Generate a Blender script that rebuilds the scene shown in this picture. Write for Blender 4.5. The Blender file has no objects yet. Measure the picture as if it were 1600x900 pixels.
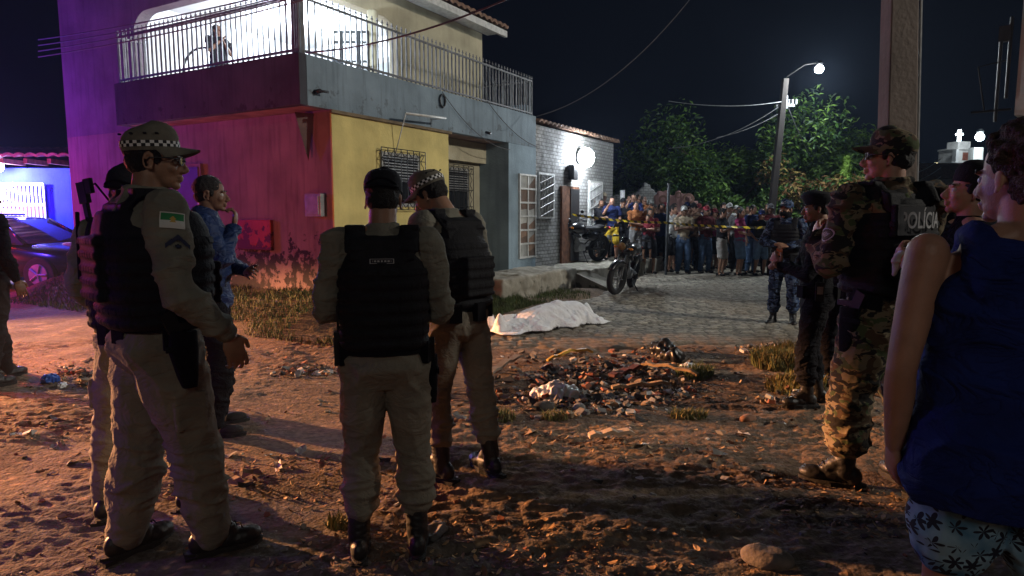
import bpy, bmesh, math, random
import numpy as np
from mathutils import Vector, Matrix, Euler
from mathutils.bvhtree import BVHTree
R = math.radians
random.seed(7)
SC = bpy.context.scene
COL = SC.collection
# ------------------------------------------------------------------ camera
CH, F = 1.45, 1035.0
PITCH = math.atan(115/F)
cam = bpy.data.cameras.new('camera'); camo = bpy.data.objects.new('camera', cam); COL.objects.link(camo)
camo.location = (0, 0, CH); camo.rotation_euler = (math.pi/2-PITCH, 0, 0)
cam.sensor_width = 36; cam.lens = F/1600*36; cam.clip_start = .05; cam.clip_end = 2000
SC.camera = camo
def ray(px, py):
    dx, dy = (px-800)/F, (450-py)/F
    return Vector((dx, math.cos(PITCH)+dy*math.sin(PITCH), -math.sin(PITCH)+dy*math.cos(PITCH)))
def at(px, py, Y):
    d = ray(px, py); k = Y/d.y
    return Vector((d.x*k, Y, CH+d.z*k))
def gnd(px, py, z=0):
    d = ray(px, py); k = (z-CH)/d.z
    return Vector((d.x*k, d.y*k, z))
# ------------------------------------------------------------------ world, lamps, exposure
w = bpy.data.worlds.new('World'); SC.world = w; w.use_nodes = True
nt = w.node_tree; bg = nt.nodes['Background']
sky = nt.nodes.new('ShaderNodeTexSky'); sky.sky_type = 'NISHITA'; sky.sun_disc = False
sky.sun_elevation = R(-4); sky.sun_rotation = R(200)
mx = nt.nodes.new('ShaderNodeMix'); mx.data_type = 'RGBA'; mx.inputs[0].default_value = .8
nt.links.new(sky.outputs[0], mx.inputs[6]); mx.inputs[7].default_value = (.035, .05, .10, 1)
nt.links.new(mx.outputs[2], bg.inputs[0]); bg.inputs[1].default_value = .055
def lamp(name, loc, col, e, r=.1, typ='POINT', aim=None, ang=60, blend=.5):
    l = bpy.data.lights.new(name, typ); l.color = col; l.energy = e; l.shadow_soft_size = r
    o = bpy.data.objects.new(name, l); COL.objects.link(o); o.location = loc
    if aim is not None: o.rotation_euler = (Vector(aim)-Vector(loc)).to_track_quat('-Z', 'Y').to_euler()
    if typ == 'SPOT': l.spot_size = R(ang); l.spot_blend = blend
    return o
hl = lamp('light_headlamp', (-18, 11.4, 2.8), (1, .45, .17), 66000, .13, 'SPOT', (3, 2.2, -1.45), 36, .4)
hl.scale = (1, .27, 1)
lamp('light_police_red', (-5.3, 5.7, 1.5), (1, .12, .12), 165, .12)
lamp('light_police_blue', (-10.0, 10.1, 2.6), (.10, .04, 1), 430, .12)
lamp('light_added_purple', (-4.2, 2.2, 1.6), (.45, .12, 1), 60, .15, 'SPOT', (-2.0, 3.3, 0), 75, .9)  # added lamp with no vehicle behind it, tints the left ground purple
lamp('light_street_behind', (-.5, -7.5, 5.6), (1, .94, .84), 300, 1.0)
lamp('light_street_right', (14, 3.2, 7.2), (1, .94, .83), 4700, .2, 'SPOT', (-1.2, 9.8, .8), 52, .6)
lamp('light_street_lamp', (10.4, 21.3, 5.95), (.85, .95, 1), 750, .15)
lamp('light_house_lamp', (2.02, 15.55, 2.78), (.80, .89, 1), 150, .1)
lamp('light_gate_lamp', (-10.85, 13.95, 2.34), (.40, .40, 1), 900, .08)
lamp('light_terrace', (-3.2, 9.7, 4.45), (.78, .90, 1), 300, .12)
lamp('light_terrace_room', (-3.6, 12.0, 4.4), (.80, .91, 1), 460, .2)
SC.view_settings.view_transform = 'Standard'; SC.view_settings.look = 'None'
SC.view_settings.exposure = 0; SC.view_settings.gamma = 1
SC.render.engine = 'CYCLES'
SC.cycles.max_bounces = 4; SC.cycles.diffuse_bounces = 2; SC.cycles.glossy_bounces = 2; SC.cycles.transmission_bounces = 3
SC.cycles.sample_clamp_indirect = 3; SC.cycles.use_denoising = True
# ------------------------------------------------------------------ tagging
def tag(o, label=None, cat=None, group=None, kind=None):
    if label: o['label'] = label
    if cat: o['category'] = cat
    if group: o['group'] = group
    if kind: o['kind'] = kind
    return o
def empty(name, loc=(0, 0, 0), rz=0, label=None, cat=None, group=None, scale=1):
    o = bpy.data.objects.new(name, None); COL.objects.link(o)
    o.location = loc; o.rotation_euler = (0, 0, rz); o.scale = (scale,)*3; o.empty_display_size = .1
    return tag(o, label, cat, group)
def copy_tree(o, parent=None):
    c = o.copy(); COL.objects.link(c)
    if parent: c.parent = parent; c.matrix_parent_inverse = o.matrix_parent_inverse.copy()
    for ch in list(o.children): copy_tree(ch, c)
    return c
# ------------------------------------------------------------------ noise
def _h(ix, iy, iz, seed):
    n = (ix*374761393+iy*668265263+iz*1274126177+seed*144269504) & 0xffffffff
    n = ((n ^ (n >> 13))*1274126177) & 0xffffffff
    return ((n ^ (n >> 16)) & 0xffff)/65535.0
def vn(P, seed=0):
    P = np.asarray(P, float); i = np.floor(P).astype(np.int64); f = P-i; f = f*f*(3-2*f)
    x, y, z = i[:, 0], i[:, 1], i[:, 2]; o = 0
    for a in (0, 1):
        wa = f[:, 0] if a else 1-f[:, 0]
        for b in (0, 1):
            wb = f[:, 1] if b else 1-f[:, 1]
            for c in (0, 1):
                wc = f[:, 2] if c else 1-f[:, 2]
                o = o+wa*wb*wc*_h(x+a, y+b, z+c, seed)
    return o
def vn2(x, y, s, seed=0):
    return vn(np.stack([x*s, y*s, np.zeros_like(x)+.5], 1), seed)
def ridge(P, seed=0): return 1-np.abs(2*vn(P, seed)-1)
def sstep(a, b, x):
    t = np.clip((x-a)/(b-a), 0, 1); return t*t*(3-2*t)
# ------------------------------------------------------------------ materials
MATS = {}
def rgb(c): return (c[0], c[1], c[2], 1)
def mat(name, col, rough=.8, var=.18, scale=6, bump=.25, bscale=70, metal=0, col2=None, spec=.4, dist=.01, emit=0, coord='Object', trans=0, alpha=1, fold=0):
    if name in MATS: return MATS[name]
    m = bpy.data.materials.new(name); m.use_nodes = True; nt = m.node_tree; b = nt.nodes['Principled BSDF']
    tc = nt.nodes.new('ShaderNodeTexCoord')
    n = nt.nodes.new('ShaderNodeTexNoise'); n.inputs['Scale'].default_value = scale; n.inputs['Detail'].default_value = 6
    nt.links.new(tc.outputs[coord], n.inputs[0])
    r = nt.nodes.new('ShaderNodeValToRGB'); r.color_ramp.elements[0].position = .3; r.color_ramp.elements[1].position = .7
    c2 = col2 or tuple(c*(1-2*var) for c in col)
    r.color_ramp.elements[0].color = rgb(c2); r.color_ramp.elements[1].color = rgb(tuple(min(1, c*(1+var*.5)) for c in col))
    nt.links.new(n.outputs[0], r.inputs[0]); nt.links.new(r.outputs[0], b.inputs['Base Color'])
    b.inputs['Roughness'].default_value = rough; b.inputs['Metallic'].default_value = metal
    b.inputs['Specular IOR Level'].default_value = spec
    if trans: b.inputs['Transmission Weight'].default_value = trans
    if alpha < 1: b.inputs['Alpha'].default_value = alpha
    if bump:
        n2 = nt.nodes.new('ShaderNodeTexNoise'); n2.inputs['Scale'].default_value = bscale; n2.inputs['Detail'].default_value = 4
        nt.links.new(tc.outputs[coord], n2.inputs[0])
        bp = nt.nodes.new('ShaderNodeBump'); bp.inputs['Strength'].default_value = bump; bp.inputs['Distance'].default_value = dist
        nt.links.new(n2.outputs[0], bp.inputs['Height']); nt.links.new(bp.outputs[0], b.inputs['Normal'])
        if fold:
            n3 = nt.nodes.new('ShaderNodeTexNoise'); n3.inputs['Scale'].default_value = 7; n3.inputs['Detail'].default_value = 3; n3.inputs['Distortion'].default_value = 1.2; n3.inputs['Roughness'].default_value = .55
            mp = nt.nodes.new('ShaderNodeMapping'); mp.inputs['Scale'].default_value = (1, 1, 1.7); nt.links.new(tc.outputs[coord], mp.inputs[0]); nt.links.new(mp.outputs[0], n3.inputs[0])
            s1 = nt.nodes.new('ShaderNodeMath'); s1.operation = 'SUBTRACT'; s1.inputs[1].default_value = .5; nt.links.new(n3.outputs[0], s1.inputs[0])
            s2 = nt.nodes.new('ShaderNodeMath'); s2.operation = 'ABSOLUTE'; nt.links.new(s1.outputs[0], s2.inputs[0])
            s3 = nt.nodes.new('ShaderNodeMath'); s3.operation = 'POWER'; s3.inputs[1].default_value = .6; nt.links.new(s2.outputs[0], s3.inputs[0])
            b3 = nt.nodes.new('ShaderNodeBump'); b3.inputs['Strength'].default_value = .8; b3.inputs['Distance'].default_value = fold
            nt.links.new(s3.outputs[0], b3.inputs['Height']); nt.links.new(b3.outputs[0], bp.inputs['Normal'])
    if emit:
        b.inputs['Emission Color'].default_value = rgb(col); b.inputs['Emission Strength'].default_value = emit
    MATS[name] = m; return m
def camo_mat(name, cols, scale=9, cuts=(.42, .52, .62)):
    m = bpy.data.materials.new(name); m.use_nodes = True; nt = m.node_tree; b = nt.nodes['Principled BSDF']
    tc = nt.nodes.new('ShaderNodeTexCoord'); mp = nt.nodes.new('ShaderNodeMapping'); mp.inputs['Scale'].default_value = (1, 1, 1.6)
    nt.links.new(tc.outputs['Object'], mp.inputs[0])
    prev = None
    for k, c in enumerate(cols):
        if prev is None:
            rg = nt.nodes.new('ShaderNodeRGB'); rg.outputs[0].default_value = rgb(c); prev = rg.outputs[0]; continue
        n = nt.nodes.new('ShaderNodeTexNoise'); n.noise_dimensions = '4D'; n.inputs['W'].default_value = k*7.3
        n.inputs['Scale'].default_value = scale*(1+.25*k); n.inputs['Detail'].default_value = 2; n.inputs['Distortion'].default_value = .8
        nt.links.new(mp.outputs[0], n.inputs['Vector'])
        st = nt.nodes.new('ShaderNodeMath'); st.operation = 'GREATER_THAN'; st.inputs[1].default_value = .545
        nt.links.new(n.outputs[0], st.inputs[0])
        mm = nt.nodes.new('ShaderNodeMix'); mm.data_type = 'RGBA'; nt.links.new(st.outputs[0], mm.inputs[0])
        nt.links.new(prev, mm.inputs[6]); mm.inputs[7].default_value = rgb(c); prev = mm.outputs[2]
    nt.links.new(prev, b.inputs['Base Color']); b.inputs['Roughness'].default_value = .9; b.inputs['Specular IOR Level'].default_value = .2
    n2 = nt.nodes.new('ShaderNodeTexNoise'); n2.inputs['Scale'].default_value = 40; nt.links.new(tc.outputs['Object'], n2.inputs[0])
    bp = nt.nodes.new('ShaderNodeBump'); bp.inputs['Strength'].default_value = .4; bp.inputs['Distance'].default_value = .01
    nt.links.new(n2.outputs[0], bp.inputs['Height']); nt.links.new(bp.outputs[0], b.inputs['Normal'])
    MATS[name] = m; return m
def attr_mat(name, rough=.95, bump=.5, bscale=60, dist=.01):
    m = bpy.data.materials.new(name); m.use_nodes = True; nt = m.node_tree; b = nt.nodes['Principled BSDF']
    a = nt.nodes.new('ShaderNodeAttribute'); a.attribute_name = 'tone'
    tc = nt.nodes.new('ShaderNodeTexCoord')
    n = nt.nodes.new('ShaderNodeTexNoise'); n.inputs['Scale'].default_value = 25; n.inputs['Detail'].default_value = 8
    nt.links.new(tc.outputs['Object'], n.inputs[0])
    mr = nt.nodes.new('ShaderNodeMapRange'); mr.inputs[1].default_value = .3; mr.inputs[2].default_value = .7; mr.inputs[3].default_value = .6; mr.inputs[4].default_value = 1.25
    nt.links.new(n.outputs[0], mr.inputs[0])
    mm = nt.nodes.new('ShaderNodeMix'); mm.data_type = 'RGBA'; mm.blend_type = 'MULTIPLY'; mm.inputs[0].default_value = 1
    nt.links.new(a.outputs['Color'], mm.inputs[6]); nt.links.new(mr.outputs[0], mm.inputs[7])
    nt.links.new(mm.outputs[2], b.inputs['Base Color']); b.inputs['Roughness'].default_value = rough; b.inputs['Specular IOR Level'].default_value = .25
    n2 = nt.nodes.new('ShaderNodeTexNoise'); n2.inputs['Scale'].default_value = bscale; n2.inputs['Detail'].default_value = 6
    nt.links.new(tc.outputs['Object'], n2.inputs[0])
    bp = nt.nodes.new('ShaderNodeBump'); bp.inputs['Strength'].default_value = bump; bp.inputs['Distance'].default_value = dist
    nt.links.new(n2.outputs[0], bp.inputs['Height']); nt.links.new(bp.outputs[0], b.inputs['Normal'])
    MATS[name] = m; return m
# ------------------------------------------------------------------ geometry collector
class Geo:
    def __init__(s): s.v = []; s.f = []; s.m = []
    def add(s, V, Fc, mi=0):
        k = len(s.v); s.v += [tuple(p) for p in V]; s.f += [tuple(i+k for i in f) for f in Fc]; s.m += [mi]*len(Fc)
    def box(s, x0, x1, y0, y1, z0, z1, mi=0, M=None):
        V = [Vector((x, y, z)) for z in (z0, z1) for y in (y0, y1) for x in (x0, x1)]
        if M: V = [M @ p for p in V]
        s.add(V, [(0, 2, 3, 1), (4, 5, 7, 6), (0, 1, 5, 4), (2, 6, 7, 3), (0, 4, 6, 2), (1, 3, 7, 5)], mi)
    def obox(s, c, a, b, d, mi=0):     # centre and three half-axis vectors
        V = [Vector(c)+i*a+j*b+k*d for k in (-1, 1) for j in (-1, 1) for i in (-1, 1)]
        s.add(V, [(0, 2, 3, 1), (4, 5, 7, 6), (0, 1, 5, 4), (2, 6, 7, 3), (0, 4, 6, 2), (1, 3, 7, 5)], mi)
    def ell(s, c, r, M=None, nu=18, nv=11, mi=0):
        V = []; c = Vector(c)
        if not hasattr(r, '__len__'): r = (r, r, r)
        def T(p):
            p = Vector((p[0]*r[0], p[1]*r[1], p[2]*r[2]))
            return c+(M @ p if M else p)
        V.append(T((0, 0, -1)))
        for j in range(1, nv):
            a = -math.pi/2+math.pi*j/nv
            for i in range(nu):
                b = 2*math.pi*i/nu; V.append(T((math.cos(a)*math.cos(b), math.cos(a)*math.sin(b), math.sin(a))))
        V.append(T((0, 0, 1))); Fc = []
        for i in range(nu): Fc.append((0, 1+(i+1) % nu, 1+i))
        for j in range(nv-2):
            for i in range(nu):
                a = 1+j*nu+i; b = 1+j*nu+(i+1) % nu; Fc.append((a, b, b+nu, a+nu))
        l = 1+(nv-2)*nu; e = len(V)-1
        for i in range(nu): Fc.append((l+i, l+(i+1) % nu, e))
        s.add(V, Fc, mi)
    def tube(s, pts, rads, n=10, mi=0, cap=True, flat=1.0, up=None):
        pts = [Vector(p) for p in pts]; N = len(pts)
        if not hasattr(rads, '__len__'): rads = [rads]*N
        V = []; side = None
        for k in range(N):
            d = (pts[min(k+1, N-1)]-pts[max(k-1, 0)])
            if d.length < 1e-9: d = Vector((0, 0, 1))
            d.normalize()
            if side is None:
                ref = Vector(up) if up else (Vector((0, 0, 1)) if abs(d.z) < .9 else Vector((0, 1, 0)))
                side = d.cross(ref).normalized()
            else:
                side = (side-d*side.dot(d)).normalized()
            o = d.cross(side).normalized()
            for i in range(n):
                a = 2*math.pi*i/n; V.append(pts[k]+side*math.cos(a)*rads[k]+o*math.sin(a)*rads[k]*flat)
        Fc = [(k*n+i, k*n+(i+1) % n, (k+1)*n+(i+1) % n, (k+1)*n+i) for k in range(N-1) for i in range(n)]
        if cap: Fc.append(tuple(reversed(range(n)))); Fc.append(tuple((N-1)*n+i for i in range(n)))
        s.add(V, Fc, mi)
    def seg(s, a, b, ra, rb=None, n=12):
        rb = ra if rb is None else rb
        s.tube([a, b], [ra, rb], n); s.ell(a, ra, nu=n, nv=8); s.ell(b, rb, nu=n, nv=8)
    def limb(s, pts, rads, n=14, flat=1.0, up=None, sub=5):
        P = [Vector(p) for p in pts]; Q = []; Rr = []
        for k in range(len(P)-1):
            p0, p1, p2, p3 = P[max(k-1, 0)], P[k], P[k+1], P[min(k+2, len(P)-1)]
            r0, r1, r2, r3 = rads[max(k-1, 0)], rads[k], rads[k+1], rads[min(k+2, len(P)-1)]
            for j in range(sub):
                t = j/sub; h = lambda a, b, c, d: .5*(2*b+(c-a)*t+(2*a-5*b+4*c-d)*t*t+(3*b-a-3*c+d)*t**3)
                Q.append(h(p0, p1, p2, p3)); Rr.append(h(r0, r1, r2, r3))
        Q.append(P[-1]); Rr.append(rads[-1])
        s.tube(Q, Rr, n, flat=flat, up=up)
        if flat == 1.0: s.ell(P[0], rads[0]*.98, nu=n, nv=8); s.ell(P[-1], rads[-1]*.98, nu=n, nv=8)
    def rings(s, L, n=28, pw=2.3, mi=0, cap=True, M=None):    # (cx,cy,z,rx,ry)
        V = []
        for cx, cy, z, rx, ry in L:
            for i in range(n):
                a = 2*math.pi*i/n; c, q = math.cos(a), math.sin(a)
                p = Vector((cx+rx*math.copysign(abs(c)**(2/pw), c), cy+ry*math.copysign(abs(q)**(2/pw), q), z))
                V.append(M @ p if M else p)
        N = len(L); Fc = [(k*n+i, k*n+(i+1) % n, (k+1)*n+(i+1) % n, (k+1)*n+i) for k in range(N-1) for i in range(n)]
        if cap: Fc.append(tuple(reversed(range(n)))); Fc.append(tuple((N-1)*n+i for i in range(n)))
        s.add(V, Fc, mi)
    def grid(s, fn, nu, nv, mi=0):
        V = [fn(i/nu, j/nv) for j in range(nv+1) for i in range(nu+1)]
        s.add(V, [(j*(nu+1)+i, j*(nu+1)+i+1, (j+1)*(nu+1)+i+1, (j+1)*(nu+1)+i) for j in range(nv) for i in range(nu)], mi)
    def mesh(s, name):
        me = bpy.data.meshes.new(name); me.from_pydata(s.v, [], s.f); me.update(); return me
def build(G, name, mats, parent=None, smooth=False, bevel=0, loc=None, sharp=None, solid=0):
    me = G.mesh(name)
    if not isinstance(mats, (list, tuple)): mats = [mats]
    for m in mats: me.materials.append(m)
    if len(mats) > 1: me.polygons.foreach_set('material_index', G.m)
    if bevel:
        bm = bmesh.new(); bm.from_mesh(me)
        bmesh.ops.remove_doubles(bm, verts=bm.verts, dist=1e-5)
        ed = [e for e in bm.edges if len(e.link_faces) == 2 and e.calc_face_angle(0) > .6]
        bmesh.ops.bevel(bm, geom=ed, offset=bevel, segments=2, profile=.6, affect='EDGES', clamp_overlap=True)
        bm.to_mesh(me); bm.free()
    if solid:
        bm = bmesh.new(); bm.from_mesh(me); bmesh.ops.solidify(bm, geom=bm.faces[:], thickness=solid); bm.to_mesh(me); bm.free()
    if smooth:
        me.polygons.foreach_set('use_smooth', [True]*len(me.polygons))
        if sharp: me.set_sharp_from_angle(angle=R(sharp))
    o = bpy.data.objects.new(name, me); COL.objects.link(o)
    if parent: o.parent = parent
    if loc: o.location = loc
    return o
def remesh(G, name, mats, parent, voxel, sm=3, disp=None, smf=.5, tri=None):
    me = G.mesh(name+'_t'); o = bpy.data.objects.new(name+'_t', me); COL.objects.link(o)
    md = o.modifiers.new('r', 'REMESH'); md.mode = 'VOXEL'; md.voxel_size = voxel; md.adaptivity = 0
    if sm:
        m2 = o.modifiers.new('s', 'SMOOTH'); m2.factor = smf; m2.iterations = sm
    dg = bpy.context.evaluated_depsgraph_get(); dg.update()
    out = bpy.data.meshes.new_from_object(o.evaluated_get(dg)); out.name = name
    bpy.data.objects.remove(o); bpy.data.meshes.remove(me)
    if disp:
        n = len(out.vertices); co = np.empty(n*3, 'f'); out.vertices.foreach_get('co', co); co = co.reshape(-1, 3).astype(float)
        nr = np.empty(n*3, 'f'); out.vertices.foreach_get('normal', nr); nr = nr.reshape(-1, 3)
        co = co+nr*disp(co)[:, None]; out.vertices.foreach_set('co', co.astype('f').ravel()); out.update()
    out.materials.clear()
    for m in (mats if isinstance(mats, (list, tuple)) else [mats]): out.materials.append(m)
    out.polygons.foreach_set('use_smooth', [True]*len(out.polygons))
    ob = bpy.data.objects.new(name, out); COL.objects.link(ob)
    if parent: ob.parent = parent
    return ob
def bvh_of(*obs):
    V = []; P = []
    for ob in obs:
        k = len(V); V += [v.co.copy() for v in ob.data.vertices]; P += [tuple(i+k for i in p.vertices) for p in ob.data.polygons]
    return BVHTree.FromPolygons(V, P)
def text_geo(txt, size, bold=0.0):
    cu = bpy.data.curves.new('t', 'FONT'); cu.body = txt; cu.size = size; cu.align_x = 'CENTER'; cu.align_y = 'CENTER'; cu.offset = bold
    o = bpy.data.objects.new('t', cu); COL.objects.link(o); dg = bpy.context.evaluated_depsgraph_get(); dg.update()
    me = bpy.data.meshes.new_from_object(o.evaluated_get(dg)); bpy.data.objects.remove(o)
    V = [v.co.copy() for v in me.vertices]; Fc = [tuple(p.vertices) for p in me.polygons]
    bpy.data.meshes.remove(me); return V, Fc
# ================================================================== SETTING
K = CH/1.5
UD = Vector((.5, .8660254, 0)); VD = Vector((-.8660254, .5, 0)); C0 = Vector((-2.68*K, 8.6*K, 0))
def st_of(x, y):      # world -> house plan coordinates (house units)
    dx, dy = (x-C0.x)/K, (y-C0.y)/K
    return dx*.5+dy*.8660254, -dx*.8660254+dy*.5
def hp(s, t, z=0): return C0+(UD*s+VD*t)*K+Vector((0, 0, z*K))
def base_h(x, y):
    s, t = st_of(x, y)
    ds = np.maximum(.5-s, 0); dt = np.maximum(np.maximum(-t, t-6.6), 0); d = np.hypot(ds, dt)
    b = .40*K*(1-sstep(.0, 1.35, d))
    b = b*(1-sstep(3.2, 4.6, s))
    b = b+.05*sstep(3, 6, x)*(1-sstep(6, 9, y))
    return b
def road_mask(x, y):
    s, t = st_of(x, y)
    edge = 7.15+(vn2(x, y, .9, 3)-.5)*1.0+(vn2(x, y, 4, 4)-.5)*.5
    left = -1.55+(vn2(x, y, 1.5, 5)-.5)*.5
    lf = np.where(s < 7, left, -.9)
    return sstep(-.15, .25, y-edge)*sstep(-.1, .3, lf-t)*(1-sstep(30, 34, y))*(1-sstep(9.5, 10.5, x+(14-y)*-.45))
def ground_h(x, y, detail=True):
    h = base_h(x, y)
    if detail:
        near = 1-sstep(14, 30, y)
        n = (vn2(x, y, 1.1, 1)-.5)*.055+(vn2(x, y, 3.1, 2)-.5)*.030
        P = np.stack([x*5.5+vn2(x, y, 4, 9)*1.2, y*8.5, x*0+.5], 1)
        n2 = (vn(P, 6)-.5)*.026
        P = np.stack([x*11+vn2(x, y, 9, 19)*1.5, y*17, x*0+.5], 1)
        n3 = (ridge(P, 7)**1.6-.4)*.022
        P = np.stack([x*26, y*34, x*0+.5], 1)
        n4 = (ridge(P, 8)-.5)*.015+(vn(P*2.1, 18)-.5)*.009
        rough = .16+.88*sstep(.38, .68, vn2(x, y, .9, 12))
        pit = -.05*sstep(.72, .2, np.hypot((x-.75)/1.6, (y-5.35)/.75))
        h = h+near*(n+(n2+n3+n4)*rough)+pit
        m = road_mask(x, y); h = h*(1-m)+m*(-.045)
    return h
_lx = np.arange(-16, 16, .04); _ly = np.arange(-1, 26, .04); _X, _Y = np.meshgrid(_lx, _ly)
_LH = ground_h(_X.ravel(), _Y.ravel()).reshape(_X.shape); _LM = road_mask(_X.ravel(), _Y.ravel()).reshape(_X.shape)
def _lk(T, x, y):
    u = min(max((x+16)/.04, 0), T.shape[1]-1.01); v = min(max((y+1)/.04, 0), T.shape[0]-1.01); i, j = int(u), int(v); u -= i; v -= j
    return float(T[j, i]*(1-u)*(1-v)+T[j, i+1]*u*(1-v)+T[j+1, i]*(1-u)*v+T[j+1, i+1]*u*v)
def gz(x, y): return _lk(_LH, x, y)
def rm_(x, y): return _lk(_LM, x, y)
def steps(a, b, spec):       # piecewise step table
    out = [a]
    while out[-1] < b:
        v = out[-1]
        for lim, st in spec:
            if v < lim: break
        out.append(v+st)
    return np.array(out)
half = steps(0, 160, [(3.6, .022), (6, .04), (10, .09), (20, .5), (60, 4), (999, 20)])
xs = np.concatenate([-half[:0:-1], half])
ys = np.concatenate([np.arange(-40, 2.2, 1.6), steps(2.2, 260, [(5.6, .0135), (8.2, .024), (12, .06), (20, .2), (60, 3), (999, 20)])])
def sheet(name, xs, ys, hf, tonef, material, lbl_kind='structure'):
    X, Y = np.meshgrid(xs, ys); X = X.ravel(); Y = Y.ravel(); Z = hf(X, Y)
    nx, ny = len(xs), len(ys)
    me = bpy.data.meshes.new(name); nv = nx*ny; nf = (nx-1)*(ny-1)
    me.vertices.add(nv); me.vertices.foreach_set('co', np.stack([X, Y, Z], 1).astype('f').ravel())
    i = (np.arange(ny-1)[:, None]*nx+np.arange(nx-1)[None, :]).ravel()
    q = np.stack([i, i+1, i+nx+1, i+nx], 1).ravel().astype('i')
    me.loops.add(nf*4); me.loops.foreach_set('vertex_index', q)
    me.polygons.add(nf); me.polygons.foreach_set('loop_start', (np.arange(nf)*4).astype('i')); me.polygons.foreach_set('loop_total', np.full(nf, 4, 'i'))
    me.update(calc_edges=True)
    a = me.color_attributes.new('tone', 'FLOAT_COLOR', 'POINT'); T = tonef(X, Y)
    a.data.foreach_set('color', np.concatenate([T, np.ones((nv, 1))], 1).astype('f').ravel())
    me.polygons.foreach_set('use_smooth', [True]*nf); me.materials.append(material)
    o = bpy.data.objects.new(name, me); COL.objects.link(o); o['kind'] = lbl_kind
    return o
def lerp(a, b, t): return np.asarray(a)[None, :]*(1-t[:, None])+np.asarray(b)[None, :]*t[:, None]
def soil_tone(X, Y):
    n = vn2(X, Y, 1.3, 31); n2 = vn2(X, Y, 6, 32); n3 = vn2(X*.8, Y*1.6, 22, 33)
    c = lerp((.085, .062, .048), (.24, .16, .10), np.clip(.15+.6*n+.5*(n2-.5)+.6*(n3-.5), 0, 1))
    hard = sstep(3.7, 2.7, Y+(vn2(X, Y, 1.0, 40)-.5)*1.4)
    c = c*(1-hard[:, None])+lerp((.085, .072, .062), (.13, .105, .085), n2)*hard[:, None]
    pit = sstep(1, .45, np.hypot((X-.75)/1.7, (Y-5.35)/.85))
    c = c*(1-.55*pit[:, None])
    straw = sstep(.70, .80, vn2(X*.7, Y*1.3, 38, 35))*sstep(.4, .6, vn2(X, Y, 2.4, 36))
    c = c*(1-straw[:, None])+np.array([.42, .27, .15])[None, :]*straw[:, None]
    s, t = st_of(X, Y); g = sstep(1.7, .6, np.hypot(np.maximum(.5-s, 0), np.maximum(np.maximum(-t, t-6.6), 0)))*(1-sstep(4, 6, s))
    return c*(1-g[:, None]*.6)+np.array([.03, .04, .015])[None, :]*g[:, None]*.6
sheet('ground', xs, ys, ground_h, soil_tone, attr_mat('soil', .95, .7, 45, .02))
# cobbled street
RX = np.arange(-1.2, 10.5, .028); RY = steps(6.3, 34, [(13, .028), (18, .05), (99, .15)])
def cobble(x, y):
    a0 = x*.985+y*.17; b = y*.985-x*.17+.05*np.sin(x*1.3)
    ro = np.floor(b/.135); fb = b/.135-ro
    L = .21; off = _h(ro.astype(np.int64), ro.astype(np.int64)*3, ro.astype(np.int64)*0, 5)*L
    w = (a0+off)/L+.12*(vn2(x, y, 3, 8)-.5); co = np.floor(w); fa = w-co
    ex = np.minimum(fa, 1-fa)*L; ey = np.minimum(fb, 1-fb)*.135
    r = _h(ro.astype(np.int64), co.astype(np.int64), ro.astype(np.int64)*0, 9)
    e = np.minimum(ex, ey)
    return sstep(.004, .032, e+(vn2(x, y, 30, 2)-.5)*.014), r
def road_h(x, y):
    m = road_mask(x, y); c, r = cobble(x, y)
    wear = sstep(.35, .65, vn2(x, y, 1.2, 77))
    return -.10*(1-m)+m*(-.012+c*(.016+.016*r)*(.45+.55*wear)+(vn2(x, y, .7, 5)-.5)*.05+(vn2(x, y, 20, 6)-.5)*.008)
def road_tone(X, Y):
    c, r = cobble(X, Y); d = sstep(.42, .62, vn2(X, Y, 1.1, 51)+.25*(vn2(X, Y, 7, 52)-.5))
    st = lerp((.17, .155, .125), (.36, .325, .26), r); mo = np.array([.06, .052, .04])[None, :]
    col = mo*(1-c[:, None])+st*c[:, None]
    near = sstep(8.6, 7.2, Y)*.75
    dirt = np.clip(.35*d+near, 0, 1)
    return col*(1-dirt[:, None])+lerp((.10, .075, .05), (.2, .14, .09), vn2(X, Y, 9, 53))*dirt[:, None]
sheet('road', RX, RY, road_h, road_tone, attr_mat('cobblestone', .85, .5, 70, .008))

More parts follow.
